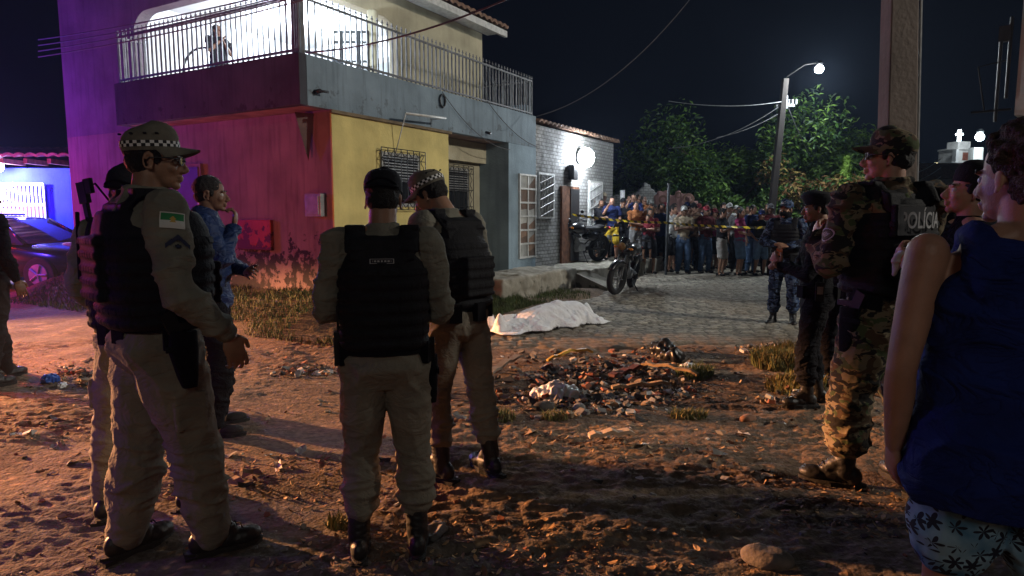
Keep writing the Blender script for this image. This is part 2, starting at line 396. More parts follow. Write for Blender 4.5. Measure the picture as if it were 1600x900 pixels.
# ------------------------------------------------------------------ wall materials
def wall_mat(name, col, stain=(.05, .05, .05), low=.9, amt=.5, stain_z=.9, rough=.9, cov=.55):
    """painted plaster, mottled, with peeling/dirt patches that get denser near its foot"""
    m = bpy.data.materials.new(name); m.use_nodes = True; nt = m.node_tree; b = nt.nodes['Principled BSDF']
    N = nt.nodes.new; L = nt.links.new
    tc = N('ShaderNodeTexCoord'); n = N('ShaderNodeTexNoise'); n.inputs['Scale'].default_value = 1.6; n.inputs['Detail'].default_value = 8
    L(tc.outputs['Object'], n.inputs[0])
    r = N('ShaderNodeValToRGB'); r.color_ramp.elements[0].position = .32; r.color_ramp.elements[1].position = .68
    r.color_ramp.elements[0].color = rgb(tuple(c*.62 for c in col)); r.color_ramp.elements[1].color = rgb(col); L(n.outputs[0], r.inputs[0])
    # vertical streaks
    mp = N('ShaderNodeMapping'); mp.inputs['Scale'].default_value = (5, 5, .5); L(tc.outputs['Object'], mp.inputs[0])
    ns = N('ShaderNodeTexNoise'); ns.inputs['Scale'].default_value = 2; ns.inputs['Detail'].default_value = 5; L(mp.outputs[0], ns.inputs[0])
    rs = N('ShaderNodeMapRange'); rs.inputs[1].default_value = .5; rs.inputs[2].default_value = .75; rs.inputs[3].default_value = 0; rs.inputs[4].default_value = .35*amt*2
    L(ns.outputs[0], rs.inputs[0])
    m1 = N('ShaderNodeMix'); m1.data_type = 'RGBA'; L(rs.outputs[0], m1.inputs[0]); L(r.outputs[0], m1.inputs[6]); m1.inputs[7].default_value = rgb(tuple(c*.4 for c in col))
    # peeling near foot
    sx = N('ShaderNodeSeparateXYZ'); L(tc.outputs['Object'], sx.inputs[0])
    hz = N('ShaderNodeMapRange'); hz.inputs[1].default_value = stain_z-.2; hz.inputs[2].default_value = stain_z+.5; hz.inputs[3].default_value = .10; hz.inputs[4].default_value = -.16
    L(sx.outputs[2], hz.inputs[0])
    np_ = N('ShaderNodeTexNoise'); np_.inputs['Scale'].default_value = 5; np_.inputs['Detail'].default_value = 9; np_.inputs['Roughness'].default_value = .65; L(tc.outputs['Object'], np_.inputs[0])
    ad = N('ShaderNodeMath'); ad.operation = 'ADD'; L(hz.outputs[0], ad.inputs[0]); L(np_.outputs[0], ad.inputs[1])
    ms = N('ShaderNodeMapRange'); ms.inputs[1].default_value = cov; ms.inputs[2].default_value = cov+.04; ms.inputs[4].default_value = low; L(ad.outputs[0], ms.inputs[0])
    m2 = N('ShaderNodeMix'); m2.data_type = 'RGBA'; L(ms.outputs[0], m2.inputs[0]); L(m1.outputs[2], m2.inputs[6]); m2.inputs[7].default_value = rgb(stain)
    L(m2.outputs[2], b.inputs['Base Color']); b.inputs['Roughness'].default_value = rough; b.inputs['Specular IOR Level'].default_value = .25
    nb = N('ShaderNodeTexNoise'); nb.inputs['Scale'].default_value = 22; nb.inputs['Detail'].default_value = 8; L(tc.outputs['Object'], nb.inputs[0])
    sb = N('ShaderNodeMath'); sb.operation = 'MULTIPLY_ADD'; L(ms.outputs[0], sb.inputs[0]); sb.inputs[1].default_value = -.5; L(nb.outputs[0], sb.inputs[2])
    bp = N('ShaderNodeBump'); bp.inputs['Strength'].default_value = .5; bp.inputs['Distance'].default_value = .012; L(sb.outputs[0], bp.inputs['Height']); L(bp.outputs[0], b.inputs['Normal'])
    MATS[name] = m; return m
M_red = wall_mat('salmon_plaster', (.32, .22, .21), (.03, .026, .024), .95, 1.1, 1.0)
M_upper = wall_mat('aged_upper_plaster', (.21, .17, .20), (.06, .05, .06), .8, .7, .2, cov=.62)
M_yellow = wall_mat('yellow_paint', (.78, .64, .25), (.30, .25, .12), .6, .2, .4, cov=.66)
M_blue = wall_mat('blue_grey_paint', (.29, .385, .46), (.13, .16, .18), .6, .5, .3, cov=.68)
M_blue2 = wall_mat('blue_grey_parapet', (.25, .32, .38), (.10, .11, .12), .6, .9, 3.3, cov=.66)
M_beige = wall_mat('beige_paint', (.52, .47, .33), (.3, .27, .2), .6, .3, .4, cov=.66)
M_white = mat('white_paint', (.78, .79, .80), .7, .04, 3, .1, 40)
M_white2 = mat('white_metal_paint', (.62, .62, .60), .5, .15, 12, .15, 90)
M_conc = wall_mat('old_concrete', (.36, .33, .27), (.06, .06, .04), .8, .8, .12, cov=.60)
M_tile = mat('clay_tile', (.26, .15, .10), .9, .3, 7, .4, 40)
M_black = mat('black_iron', (.02, .02, .022), .5, .2, 20, .2, 80, spec=.5)
M_glass = mat('dark_glass', (.02, .022, .025), .08, .1, 3, 0, spec=.8)
M_wood = mat('brown_wood', (.22, .09, .045), .7, .3, 9, .4, 50)
M_grey = mat('galvanised_grey', (.30, .31, .32), .5, .15, 10, .2, 60, metal=.3)
# ------------------------------------------------------------------ corner house
house = empty('corner_house', C0, R(60), 'two storey corner house with yellow and blue grey walls and a lit railed terrace', 'house', scale=K)
g = Geo(); g.box(.5, 3.17, 0, 6.56, -.3, 2.89); build(g, 'side_wall', M_red, house)
g = Geo(); g.box(.497, 3.17, -.03, -.003, -.3, 2.87); build(g, 'yellow_wall', M_yellow, house)
g = Geo(); g.box(.46, 3.22, -.075, -.031, 2.84, 2.885); g.box(3.175, 3.22, -.031, .5, 2.84, 2.885); build(g, 'ledge', mat('ledge_brown', (.2, .15, .09), .9), house, bevel=.006)
g = Geo(); g.box(3.17, 5.23, .68, 6.5, -.3, 2.89); build(g, 'porch_wall', M_beige, house)
g = Geo(); g.box(3.17, 5.23, .52, .66, 2.50, 2.885); build(g, 'beam', M_beige, house)
g = Geo(); g.box(5.23, 6.36, 0, 6.5, -.3, 2.888); build(g, 'blue_wall', M_blue, house)
g = Geo(); g.box(.02, .52, .02, 4.07, 2.893, 3.02); g.box(.52, 6.34, .02, 6.4, 2.893, 3.02); build(g, 'terrace_floor', mat('slab_plaster', (.38, .27, .24), .9, .25, 3), house)
g = Geo(); g.box(.0, .12, .004, 4.09, 2.89, 3.53); g.box(.12, .5, 3.97, 4.09, 2.89, 3.53); build(g, 'side_parapet', wall_mat('parapet_painted_shade', (.075, .075, .09), (.03, .03, .035), .8, .9, 3.0, cov=.6), house, bevel=.006)  # same paint as the front parapet, darkened so its shade sits in the colour
g = Geo(); g.box(.0, .12, -.12, 0, 2.89, 3.53) if False else None; g.box(.121, 6.36, 0, .12, 2.89, 3.53); g.box(6.24, 6.36, .12, 1.4, 2.89, 3.53)
build(g, 'parapet', M_blue2, house, bevel=.008)
g = Geo(); g.box(6.14, 6.37, .121, 1.5, 3.0, 3.75); build(g, 'end_pier', M_blue2, house, bevel=.008)
def fillet(g, ax, c, z, r, sgn, d0, d1, mi=0):    # infill between a square corner and its rounding
    pts = [(c, z)]+[(c+sgn*(r-r*math.sin(a)), z-(r-r*math.cos(a))) for a in [math.pi/2*i/8 for i in range(9)]]
    V = []
    for d in (d0, d1):
        for p, q in pts: V.append((p, d, q) if ax == 's' else (d, p, q))
    n = len(pts); F_ = [tuple(range(n)), tuple(range(2*n-1, n-1, -1))]+[(i, (i+1) % n, (i+1) % n+n, i+n) for i in range(n)]
    g.add(V, F_, mi)
g = Geo(); g.box(.5, .7, 4.34, 6.56, 2.892, 6.6); g.box(.5, .7, .9, 4.338, 4.75, 6.6); fillet(g, 't', 4.338, 4.75, .4, -1, .501, .699)
build(g, 'upper_side_wall', M_upper, house)
g = Geo(); g.box(3.04, 5.7, .9, 1.1, 2.95, 5.16); g.box(.702, 3.038, .9, 1.1, 4.75, 5.16); fillet(g, 's', 3.038, 4.75, .4, -1, .901, 1.099); g.box(5.5, 5.7, 1.1, 6.4, 2.95, 5.5)
build(g, 'upper_front_wall', M_beige, house)
g = Geo(); g.box(.7, 5.49, 4.4, 4.55, 3.02, 4.98); g.box(4.3, 4.45, 1.11, 4.4, 3.02, 4.98); g.box(.7, 5.49, 1.11, 4.55, 4.985, 5.05)
build(g, 'terrace_room', M_white, house)
# door, column, window seen inside the terrace
def hl(px, py, Y):
    p = (at(px, py, Y)-C0)/K; return Vector((p.x*.5+p.y*.8660254, -p.x*.8660254+p.y*.5, p.z))
g = Geo(); a = hl(584, 100, 10.6); g.tube([(a.x, a.y, 3.02), (a.x, a.y, 4.7)], .085, 14); g.ell((a.x, a.y, 4.7), (.085, .085, .05)); build(g, 'pillar', M_beige, house, smooth=True, sharp=40)
g = Geo(); g.box(4.23, 4.295, 2.0, 2.85, 3.02, 4.55, 0); g.box(4.2, 4.235, 2.08, 2.42, 3.1, 4.45, 1); g.box(4.2, 4.235, 2.46, 2.78, 3.1, 4.45, 1)
build(g, 'terrace_door', [M_grey, mat('door_grey', (.12, .13, .14), .6)], house)
g = Geo(); g.box(4.15, 4.28, 3.0, 3.5, 3.5, 4.2, 0); g.box(4.14, 4.155, 3.05, 3.45, 3.55, 4.15, 1); build(g, 'shutter', [M_grey, M_black], house)
g = Geo()
for px in (521, 534, 548, 561, 575): a = hl(px, 80, 10.3); g.box(a.x-.014, a.x+.014, a.y-.02, a.y+.02, 3.02, hl(px, 48, 10.3).z)
for py in (50, 66, 96): a, b_ = hl(521, py, 10.3), hl(575, py, 10.3); g.tube([a, b_], .02, 6)
build(g, 'screen_frame', mat('screen_dark', (.05, .055, .06), .7), house)
# railing
g = Geo()
def bars(g, a, b, n, z0=3.53, z1=4.24, tip=True):
    a = Vector(a); b = Vector(b); d = (b-a).normalized(); q = Vector((-d.y, d.x, 0))
    for i in range(n+1):
        p = a+(b-a)*(i/n)
        g.obox(p+Vector((0, 0, (z0+z1)/2)), d*.0105, q*.0105, Vector((0, 0, (z1-z0)/2)))
        if tip:
            g.obox(p+Vector((0, 0, z1+.045)), d*.006, q*.006, Vector((0, 0, .045))); g.obox(p+Vector((0, 0, z1+.05)), d*.022, q*.005, Vector((0, 0, .008)))
    for z in (z0+.05, z1-.01): g.obox((a+b)/2+Vector((0, 0, z)), d*((b-a).length/2), q*.014, Vector((0, 0, .014)))
bars(g, (.06, .06, 0), (.06, 4.0, 0), 37); bars(g, (.12, .06, 0), (6.28, .06, 0), 56); bars(g, (.06, 4.03, 0), (.5, 4.03, 0), 4); bars(g, (6.28, .1, 0), (6.28, 1.4, 0), 12)
for i in range(5): g.obox((.06+.04*(i-2)*(i > 2), .06-.0*i+.04*i*(i <= 2), 3.9), Vector((.012, 0, 0)), Vector((0, .012, 0)), Vector((0, 0, .38)))
build(g, 'railing', mat('rail_paint', (.14, .14, .15), .5, .25, 9, .2, 60), house)
# roof
g = Geo()
def rf(u, v):
    s = -.1+6.05*u; t = .42+3.8*v
    return Vector((s, t, 5.22+.30*(t-.42)+.045*abs(math.sin(s*math.pi/.19))))
g.grid(rf, 250, 6); roof = build(g, 'roof', M_tile, house, solid=-.05)
g = Geo(); g.box(-.1, 5.93, .44, .50, 5.08, 5.20); g.box(-.1, 5.9, .5, .9, 5.165, 5.185); build(g, 'fascia', M_white2, roof)
# windows with ornamental grilles
def grille_window(s0, s1, z0, z1, t, parent, orn=True, prj=.05):
    fr = Geo(); fw = .05
    fr.box(s0, s1, t-.02, t+.02, z0, z0+fw); fr.box(s0, s1, t-.02, t+.02, z1-fw, z1); fr.box(s0, s0+fw, t-.019, t+.019, z0+fw, z1-fw); fr.box(s1-fw, s1, t-.019, t+.019, z0+fw, z1-fw)
    wdw = build(fr, 'window', mat('window_frame_grey', (.35, .35, .33), .6), parent)
    p = Geo(); p.box(s0+fw, s1-fw, t-.006, t-.002, z0+fw, z1-fw, 0)
    nl = 9
    for i in range(nl):
        z = z1-fw-(z1-z0-2*fw)*.55*(i+.5)/nl; p.box(s0+fw, s1-fw, t-.018, t-.008, z-.012, z+.006, 1)
    build(p, 'pane', [M_glass, M_grey], wdw)
    gr = Geo(); y = t-prj-.03
    def bar(a, b, r=.007): gr.tube([a, b], r, 5)
    n = max(3, int((s1-s0)/.13))
    for i in range(n+1):
        s = s0-.06+(s1-s0+.12)*i/n; bar((s, y, z0-.05), (s, y, z1+.05))
    for z in (z0-.05, z0+.1, (z0+z1)/2, z1-.1, z1+.05): bar((s0-.06, y, z), (s1+.06, y, z))
    if orn:
        for sx in (s0-.02, s1-.03):
            pts = [(sx+.035*math.sin(k*1.25), y-.006, z0+(z1-z0)*k/22) for k in range(23)]; gr.tube(pts, .006, 5)
        pts = [(s0+(s1-s0)*k/26, y-.006, z1-.02+.035*math.sin(k*1.3)) for k in range(27)]; gr.tube(pts, .006, 5)
        pts = [(s0+(s1-s0)*k/26, y-.006, z0+.02+.035*math.sin(k*1.3)) for k in range(27)]; gr.tube(pts, .006, 5)
    for s in (s0-.06, s1+.06):
        for z in (z0, z1): gr.tube([(s, y, z), (s, t, z)], .008, 5)
    build(gr, 'grille', M_black, wdw)
    return wdw
grille_window(1.44, 2.36, 1.62, 2.42, -.035, house)
grille_window(3.95, 4.82, 1.55, 2.38, .675, house)
# side door with blue leaf, red panel box on the wall, meter box, lamp bracket shade
def face_t(px): # t on the s=.5 plane for a pixel column
    a = (px-800)/F; x0, y0 = -2.68+.25, 8.6+.433
    return (x0-a*y0)/(a*.5+.866)
t0, t1 = face_t(325), face_t(287)
g = Geo(); g.box(.44, .499, t0, t1, 0, 2.28, 0); g.box(.425, .441, t0+.05, t1-.05, 0, 2.23, 1); dr = build(g, 'side_door', [mat('door_jamb', (.25, .16, .15), .8), mat('blue_door', (.05, .05, .16), .6)], house, bevel=.004)
g = Geo(); g.ell((.40, t0+.12, 1.15), (.03, .03, .03)); build(g, 'handle', M_grey, dr, smooth=True)
t0, t1 = face_t(429), face_t(376)
g = Geo(); g.box(.44, .499, t0, t1, .98, 1.42); build(g, 'hatch', wall_mat('rusty_red_metal', (.42, .07, .035), (.06, .02, .015), .9, .5, 1.2, .6, .52), house, bevel=.01)
g = Geo(); g.box(.40, .49, .12, .42, 1.47, 1.78); g.box(.385, .40, .15, .39, 1.5, 1.75)
build(g, 'meter_box', M_grey, house, bevel=.01)
g = Geo(); g.add([(.499, .30, 2.86), (.499, .46, 2.86), (.28, .42, 2.86), (.44, .36, 2.22)], [(0, 1, 2), (0, 3, 1), (1, 3, 2), (2, 3, 0)]); build(g, 'bracket', mat('rusty_bracket', (.13, .09, .08), .8), house)
# glass block panel on the blue wall
g = Geo(); s0, s1, z0, z1 = 5.63, 6.30, .62, 2.30
for i in range(3): s = s0+(s1-s0)*i/2; g.box(s-.02, s+.02, -.04, 0-.002, z0, z1, 0)
for j in range(7): z = z0+(z1-z0)*j/6; g.box(s0-.03, s1+.03, -.045, -.002, z-.018, z+.018, 0)
lat = build(g, 'lattice_window', M_white2, house)
mi = [mat('pane_tan', (.33, .2, .13), .7), mat('pane_grey', (.4, .4, .38), .6), mat('pane_white', (.55, .54, .5), .6), mat('pane_brown', (.16, .10, .07), .7)]
g = Geo(); rr = random.Random(3)
for i in range(2):
    for j in range(6):
        a0 = s0+(s1-s0)*i/2+.02; a1 = a0+(s1-s0)/2-.04; b0 = z0+(z1-z0)*j/6+.018; b1 = b0+(z1-z0)/6-.036
        k = rr.randrange(4); k2 = rr.randrange(4); sp = rr.random()
        g.add([(a0, -.02, b0), (a1, -.02, b0), (a1, -.02, b0+(b1-b0)*sp), (a0, -.02, b0+(b1-b0)*(1-sp))], [(0, 1, 2, 3)], k)
        g.add([(a0, -.02, b0+(b1-b0)*(1-sp)), (a1, -.02, b0+(b1-b0)*sp), (a1, -.02, b1), (a0, -.02, b1)], [(0, 1, 2, 3)], k2)
build(g, 'pane', mi, lat)
# awning rail, hose ring, spouts
g = Geo(); g.tube([(1.75, -.28, 2.98), (2.75, -.28, 3.03)], .018, 8); g.tube([(1.75, -.28, 2.98), (1.77, -.05, 2.4)], .008, 6); g.tube([(2.75, -.28, 3.03), (2.75, -.0, 3.03)], .008, 6); build(g, 'awning_rod', M_white2, house, smooth=True)
g = Geo(); pts = [(3.02+.075*math.cos(a), -.03, 3.36+.10*math.sin(a)) for a in [2*math.pi*k/20 for k in range(21)]]; g.tube(pts, .017, 8, cap=False); build(g, 'hose_ring', M_black, house, smooth=True)
g = Geo(); g.tube([(.25, 0, 3.08), (.25, -.1, 3.08)], .03, 8); g.tube([(.25, -.1, 3.08), (.36, -.13, 3.08)], .016, 8); g.tube([(4.4, 0, 3.0), (4.4, -.1, 2.97)], .025, 8); build(g, 'spout', M_black, house, smooth=True)
# terrace lamp
def fitting(name, p, r, col, e, label, arm=None, shell=M_grey):
    em = bpy.data.materials.new('lit_'+name); em.use_nodes = True; b = em.node_tree.nodes['Principled BSDF']
    b.inputs['Base Color'].default_value = rgb(col); b.inputs['Emission Color'].default_value = rgb(col); b.inputs['Emission Strength'].default_value = e
    o = empty(name, p, 0, label, 'lamp')
    g = Geo(); g.ell((0, 0, 0), r, nu=16, nv=10); build(g, 'bulb', em, o, smooth=True)
    g = Geo(); g.rings([(0, 0, r*.9, r*.55, r*.55), (0, 0, r*1.3, r*.8, r*.8), (0, 0, r*1.9, r*.5, r*.5)], 14)
    if arm: g.tube([(0, 0, r*1.6)]+[tuple(a) for a in arm], .02, 8)
    build(g, 'housing', shell, o, smooth=True, sharp=40)
    return o
tp = at(458, 6, 8.75); bpy.data.objects['light_terrace'].location = tp+Vector((0, -.0, -.12))
fitting('terrace_lamp', tp, .06, (.8, .92, 1), 60, 'glaring white lamp at the corner of the upper terrace', [(-.12, .22, .2), (-.22, .42, .2)])
hpnt = at(915, 246, 15.5); bpy.data.objects['light_house_lamp'].location = hpnt+Vector((0, -.25, -.05))
# ------------------------------------------------------------------ whitewashed brick house
M_brick = bpy.data.materials.new('whitewashed_brick'); M_brick.use_nodes = True; nt = M_brick.node_tree; b = nt.nodes['Principled BSDF']
tc = nt.nodes.new('ShaderNodeTexCoord'); mp = nt.nodes.new('ShaderNodeMapping'); mp.inputs['Rotation'].default_value = (R(90), 0, 0)
nt.links.new(tc.outputs['Object'], mp.inputs[0]); bt = nt.nodes.new('ShaderNodeTexBrick'); nt.links.new(mp.outputs[0], bt.inputs[0])
bt.inputs['Scale'].default_value = 3.2; bt.inputs['Mortar Size'].default_value = .03; bt.inputs['Color1'].default_value = (.33, .33, .32, 1); bt.inputs['Color2'].default_value = (.24, .235, .225, 1); bt.inputs['Mortar'].default_value = (.15, .145, .14, 1)
nn = nt.nodes.new('ShaderNodeTexNoise'); nn.inputs['Scale'].default_value = 4; nn.inputs['Detail'].default_value = 8; nt.links.new(tc.outputs['Object'], nn.inputs[0])
mm = nt.nodes.new('ShaderNodeMix'); mm.data_type = 'RGBA'; mm.blend_type = 'MULTIPLY'; mm.inputs[0].default_value = .8; nt.links.new(bt.outputs[0], mm.inputs[6]); nt.links.new(nn.outputs[1], mm.inputs[7])
nt.links.new(bt.outputs[0], b.inputs['Base Color']); b.inputs['Roughness'].default_value = .95
ma = nt.nodes.new('ShaderNodeMath'); ma.operation = 'MULTIPLY_ADD'; nt.links.new(nn.outputs[0], ma.inputs[0]); ma.inputs[1].default_value = 1.6
iv = nt.nodes.new('ShaderNodeMath'); iv.operation = 'SUBTRACT'; iv.inputs[0].default_value = 1; nt.links.new(bt.outputs['Fac'], iv.inputs[1]); nt.links.new(iv.outputs[0], ma.inputs[2])
bp = nt.nodes.new('ShaderNodeBump'); bp.inputs['Strength'].default_value = .9; bp.inputs['Distance'].default_value = .03; nt.links.new(ma.outputs[0], bp.inputs['Height']); nt.links.new(bp.outputs[0], b.inputs['Normal'])
bh = empty('brick_house', C0, R(60), 'low whitewashed rough brick house with barred windows next to the blue wall', 'house', scale=K)
g = Geo(); g.box(6.372, 10.9, .06, 5, -.2, 3.38); build(g, 'wall', M_brick, bh)
g = Geo(); g.grid(lambda u, v: Vector((6.38+4.6*u, -.08+2.6*v, 3.40+.35*v+.05*abs(math.sin(u*4.6*math.pi/.2)))), 160, 3); build(g, 'roof', M_tile, bh, solid=-.04)
def face_s(px, w=0):
    a = (px-800)/F; x0, y0 = -2.68-w*.866, 8.6+w*.5
    return (a*y0-x0)/(.5-a*.866)
def diag_grille(px0, px1, zb, zt, name='window'):
    s0, s1 = face_s(px0), face_s(px1); g = Geo(); g.box(s0, s1, .035, .055, zb, zt); w_ = build(g, name, M_glass, bh)
    g = Geo(); g.box(s0-.04, s0, -.0, .05, zb-.04, zt+.04); g.box(s1, s1+.04, 0, .05, zb-.04, zt+.04); g.box(s0, s1, 0, .05, zb-.04, zb); g.box(s0, s1, 0, .05, zt, zt+.04)
    n = 9
    for i in range(n): s = s0+(s1-s0)*(i+.5)/n; g.tube([(s, .0, zb), (s, .0, zt)], .012, 5)
    for i in range(5): z = zb+(zt-zb)*i/5; g.tube([(s0, -.01, z), (s1, -.01, z+(zt-zb)/5)], .01, 5)
    build(g, 'grille', M_white2, w_)
diag_grille(843, 865, 1.45, 2.35); diag_grille(921, 940, 1.2, 2.3)
s0, s1 = face_s(878), face_s(904); g = Geo(); g.box(s0, s1, .0, .055, .35, 2.15, 0); g.box(s0+.42, s1-.02, -.02, -.001, .4, 2.1, 1); build(g, 'door', [M_wood, M_black], bh, bevel=.004)
s0 = face_s(893); g = Geo(); g.box(s0-.12, s0+.12, -.1, .05, 2.3, 2.65); build(g, 'meter_box', M_black, bh, bevel=.02)
wl_ = empty('wall_lamp', hpnt, R(60), 'brilliant white floodlight on the wall above the door of the brick house', 'lamp')
M_fl = mat('lit_flood', (.85, .93, 1), emit=140, bump=0); g = Geo(); RT = Matrix.Rotation(R(-25), 3, 'Z')
g.ell((0, .06, .02), (.20, .07, .20), RT); build(g, 'housing', M_grey, wl_, smooth=True); g = Geo(); g.ell((0, -.02, 0), (.22, .12, .22), RT, 24, 16); build(g, 'lit_lens', M_fl, wl_, smooth=True)
g = Geo(); g.tube([(0, .03, 0), (0, .32, .02)], .02, 8); build(g, 'bracket', M_grey, wl_)
# ------------------------------------------------------------------ raised pavements
def rough_block(name, s0, s1, t0, t1, z1, label, seed, cat='pavement'):
    g = Geo(); g.box(s0*K, s1*K, t0*K, t1*K, -.25, z1*K)
    def dp(P):
        return (vn(P*4, seed)-.5)*.05+(vn(P*13, seed+1)-.5)*.03-.03*sstep(.62, .75, vn(P*np.array([5, 5, 8]), seed+2))
    o = remesh(g, name, M_conc, None, .03, 1, dp); o.location = C0; o.rotation_euler = (0, 0, R(60)); tag(o, kind='structure'); return o
rough_block('pavement', 3.3, 6.30, -1.02, .0, .43, '', 60)
rough_block('pavement', 6.5, 11.6, -1.2, .06, .36, '', 64)
g = Geo(); a, b_, c_, d_ = hp(6.25, -1.0, .30), hp(6.55, -1.15, .34), hp(6.9, -1.9, .0), hp(6.3, -1.75, .0)
g.add([a, b_, c_, d_, a-Vector((0, 0, .4)), b_-Vector((0, 0, .4)), c_-Vector((0, 0, .2)), d_-Vector((0, 0, .2))], [(0, 3, 2, 1), (0, 4, 7, 3), (3, 7, 6, 2), (2, 6, 5, 1), (0, 1, 5, 4)]); tag(build(g, 'ramp', M_conc), kind='structure')
# ------------------------------------------------------------------ ruined walls behind the crowd
def ruin(name, px0, px1, y0, Y, label, m, seed, th=.2, tops=None):
    x0 = (px0-800)/F*Y; x1 = (px1-800)/F*Y; rr = random.Random(seed); n = 14; zt = at(800, y0, Y).z
    g = Geo(); prev = None
    for i in range(n):
        a = x0+(x1-x0)*i/n; b = x0+(x1-x0)*(i+1)/n; f = 1 if tops is None else tops[min(len(tops)-1, i*len(tops)//n)]
        g.box(a-.01, b, Y, Y+th+.01*(i % 2), -.1, (zt+rr.uniform(-.12, .06))*f)
    o = remesh(g, name, m, None, .05, 1, lambda P: (vn(P*5, seed)-.5)*.06); tag(o, label, 'wall'); return o
ruin('ruined_wall', 956, 1038, 298, 21.5, 'broken grey rough brick wall beyond the crowd, right of the brick house', M_brick, 5, tops=[.93, .85, .9, 1.05, 1.1, 1.0, .95])
M_mural = wall_mat('pink_mural_wall', (.42, .24, .22), (.2, .16, .15), .8, .6, 1.2, cov=.5)
rw = ruin('painted_wall', 1022, 1100, 301, 20.5, 'faded pink painted wall with round brown shapes behind the crowd', M_mural, 8, tops=[1, 1.03, 1, 1, .98, .9, .75])
g = Geo()
for i, (px, py, r) in enumerate([(1036, 312, .14), (1060, 305, .1), (1076, 311, .18), (1052, 325, .12)]):
    c = at(px, py, 20.42); V = [c+Vector((math.cos(a)*r, 0, math.sin(a)*r)) for a in [2*math.pi*k/16 for k in range(16)]]+[c+Vector((math.cos(a)*r*.55, 0, math.sin(a)*r*.55)) for a in [2*math.pi*k/16 for k in range(16)]]
    g.add(V, [(k, (k+1) % 16, (k+1) % 16+16, k+16) for k in range(16)])
build(g, 'painted_ring', mat('mural_brown', (.22, .12, .09), .9), rw)
# ------------------------------------------------------------------ left house behind the car
lb = empty('gate_house', (-10.5, 14.6, 0), R(4), 'low blue lit house with tiled eave and white barred gate behind the police car', 'house')
g = Geo(); g.box(-4, 1.35, 0, .2, -.2, 2.45); build(g, 'wall', wall_mat('deep_blue_wall', (.03, .045, .40), (.05, .05, .12), .7, .5, .5), lb)
g = Geo(); g.grid(lambda u, v: Vector((-4+5.6*u, -.75+2.5*v, 2.62+.35*v+.05*abs(math.sin(u*5.6*math.pi/.22)))), 150, 3); rf_ = build(g, 'roof', M_tile, lb, solid=-.05)
g = Geo()
for k in range(12): g.box(-3.9+.47*k, -3.82+.47*k, -.7, 0, 2.50, 2.60)
build(g, 'rafter', M_wood, rf_)
GX = .27
g = Geo(); g.box(-1.05+GX, .02+GX, -.06, -.04, .1, 1.65, 0)
for i in range(15): x = GX-1.08+1.13*i/14; g.box(x-.018, x+.018, -.10, -.065, .1, 2.1, 0)
for z in (.12, 1.66, 2.1): g.box(-1.1+GX, .07+GX, -.105, -.07, z-.03, z+.03, 0)
build(g, 'gate', M_white, lb)
gl = fitting('gate_lamp', (-10.88, 14.2, 2.46), .12, (.75, .78, 1), 60, 'blazing white blue lamp under the eave above the white gate', [(0, .3, .25)])
# rubble mound by the corner
g = Geo(); p = gnd(112, 425, .2); g.ell((0, 0, .2), (.35, .3, .55)); g.ell((.2, .1, .1), (.4, .3, .35)); o = remesh(g, 'boulder', mat('pale_stone', (.3, .27, .24), .95, .25, 5, .5, 30), None, .04, 2, lambda P: (vn(P*6, 3)-.5)*.12)
o.location = at(113, 440, 12.6); tag(o, 'pale rough boulder leaning at the left end of the corner house', 'boulder')
# ------------------------------------------------------------------ right edge: white house corner
rb = empty('white_house', (7.0, 9.2, 0), R(-44), 'tall white rendered house corner at the right edge of the picture', 'house')
M_ww = wall_mat('white_render', (.78, .77, .75), (.2, .19, .18), .6, .5, .5)
xl = (1583-800)/F*9.0
g = Geo(); g.box(-.12, 3.5, -.2, 3, 2.78, 5.2); build(g, 'upper_wall', M_ww, rb)
g = Geo(); g.box(.25, 3.5, .2, 3, -.2, 2.775); build(g, 'lower_wall', mat('dark_render', (.10, .09, .09), .9), rb)
g = Geo()
for i, dx in enumerate((-.02, -.12)):
    g.tube([(xl-7.0+dx, -.3, 3.0-.3*i), (xl-7.0+dx, -.32, 4.05-.1*i)], .022, 8)
g.tube([(xl-7.05, -.31, 3.5), (xl-7.35, -.35, 3.45), (xl-7.25, -.3, 2.85)], .012, 6); g.tube([(xl-7.4, -.32, 2.85), (xl-6.95, -.32, 2.85)], .016, 6)
g.box(xl-7.15, xl-7.02, -.34, -.24, 3.75, 3.95)
build(g, 'conduit', M_black, rb, smooth=True, sharp=40)
# ------------------------------------------------------------------ utility poles
def pole(name, px0, px1, ptop, Y, wd, label, m, depth=None, slots=False, loc_z=0):
    b = at(px0, 335, Y); t = at(px1, ptop, Y); o = empty(name, (b.x, Y, 0), 0, label, 'utility pole'); zt = t.z
    k = (t.x-b.x)/(t.z-CH); g = Geo(); x_at = lambda z: k*(z-CH)
    n = 24; V = []
    for i in range(n+1):
        z = -.2+(zt+.2)*i/n; wz = wd/2*(1.12-.28*z/max(zt, .1)); x = x_at(z); dd = (depth or wd)/2
        V += [(x-wz, -dd, z), (x+wz, -dd, z), (x+wz, dd, z), (x-wz, dd, z)]
    F_ = [(4*i+j, 4*i+(j+1) % 4, 4*i+4+(j+1) % 4, 4*i+4+j) for i in range(n) for j in range(4)]+[(3, 2, 1, 0), (4*n, 4*n+1, 4*n+2, 4*n+3)]
    g.add(V, F_)
    if slots:
        return o, g, x_at, zt
    build(g, 'shaft', m, o, bevel=.01); return o, zt, x_at
M_pc = wall_mat('weathered_pole_concrete', (.19, .155, .135), (.07, .055, .05), .8, .8, -9, cov=.60)
o, g, xa, zt = pole('utility_pole', 1399, 1407, -60, 5.9, .27, 'massive weathered concrete pole rising behind the camouflaged officer', M_pc, .17, True)
build(g, 'shaft', M_pc, o, bevel=.012)
g = Geo()
for i in range(0): z = .5+i*.14; g.box(xa(z)+.145*(1.1-.06*z)-.004, xa(z)+.15*(1.1-.06*z)+.012, -.10, -.07, z, z+.10)
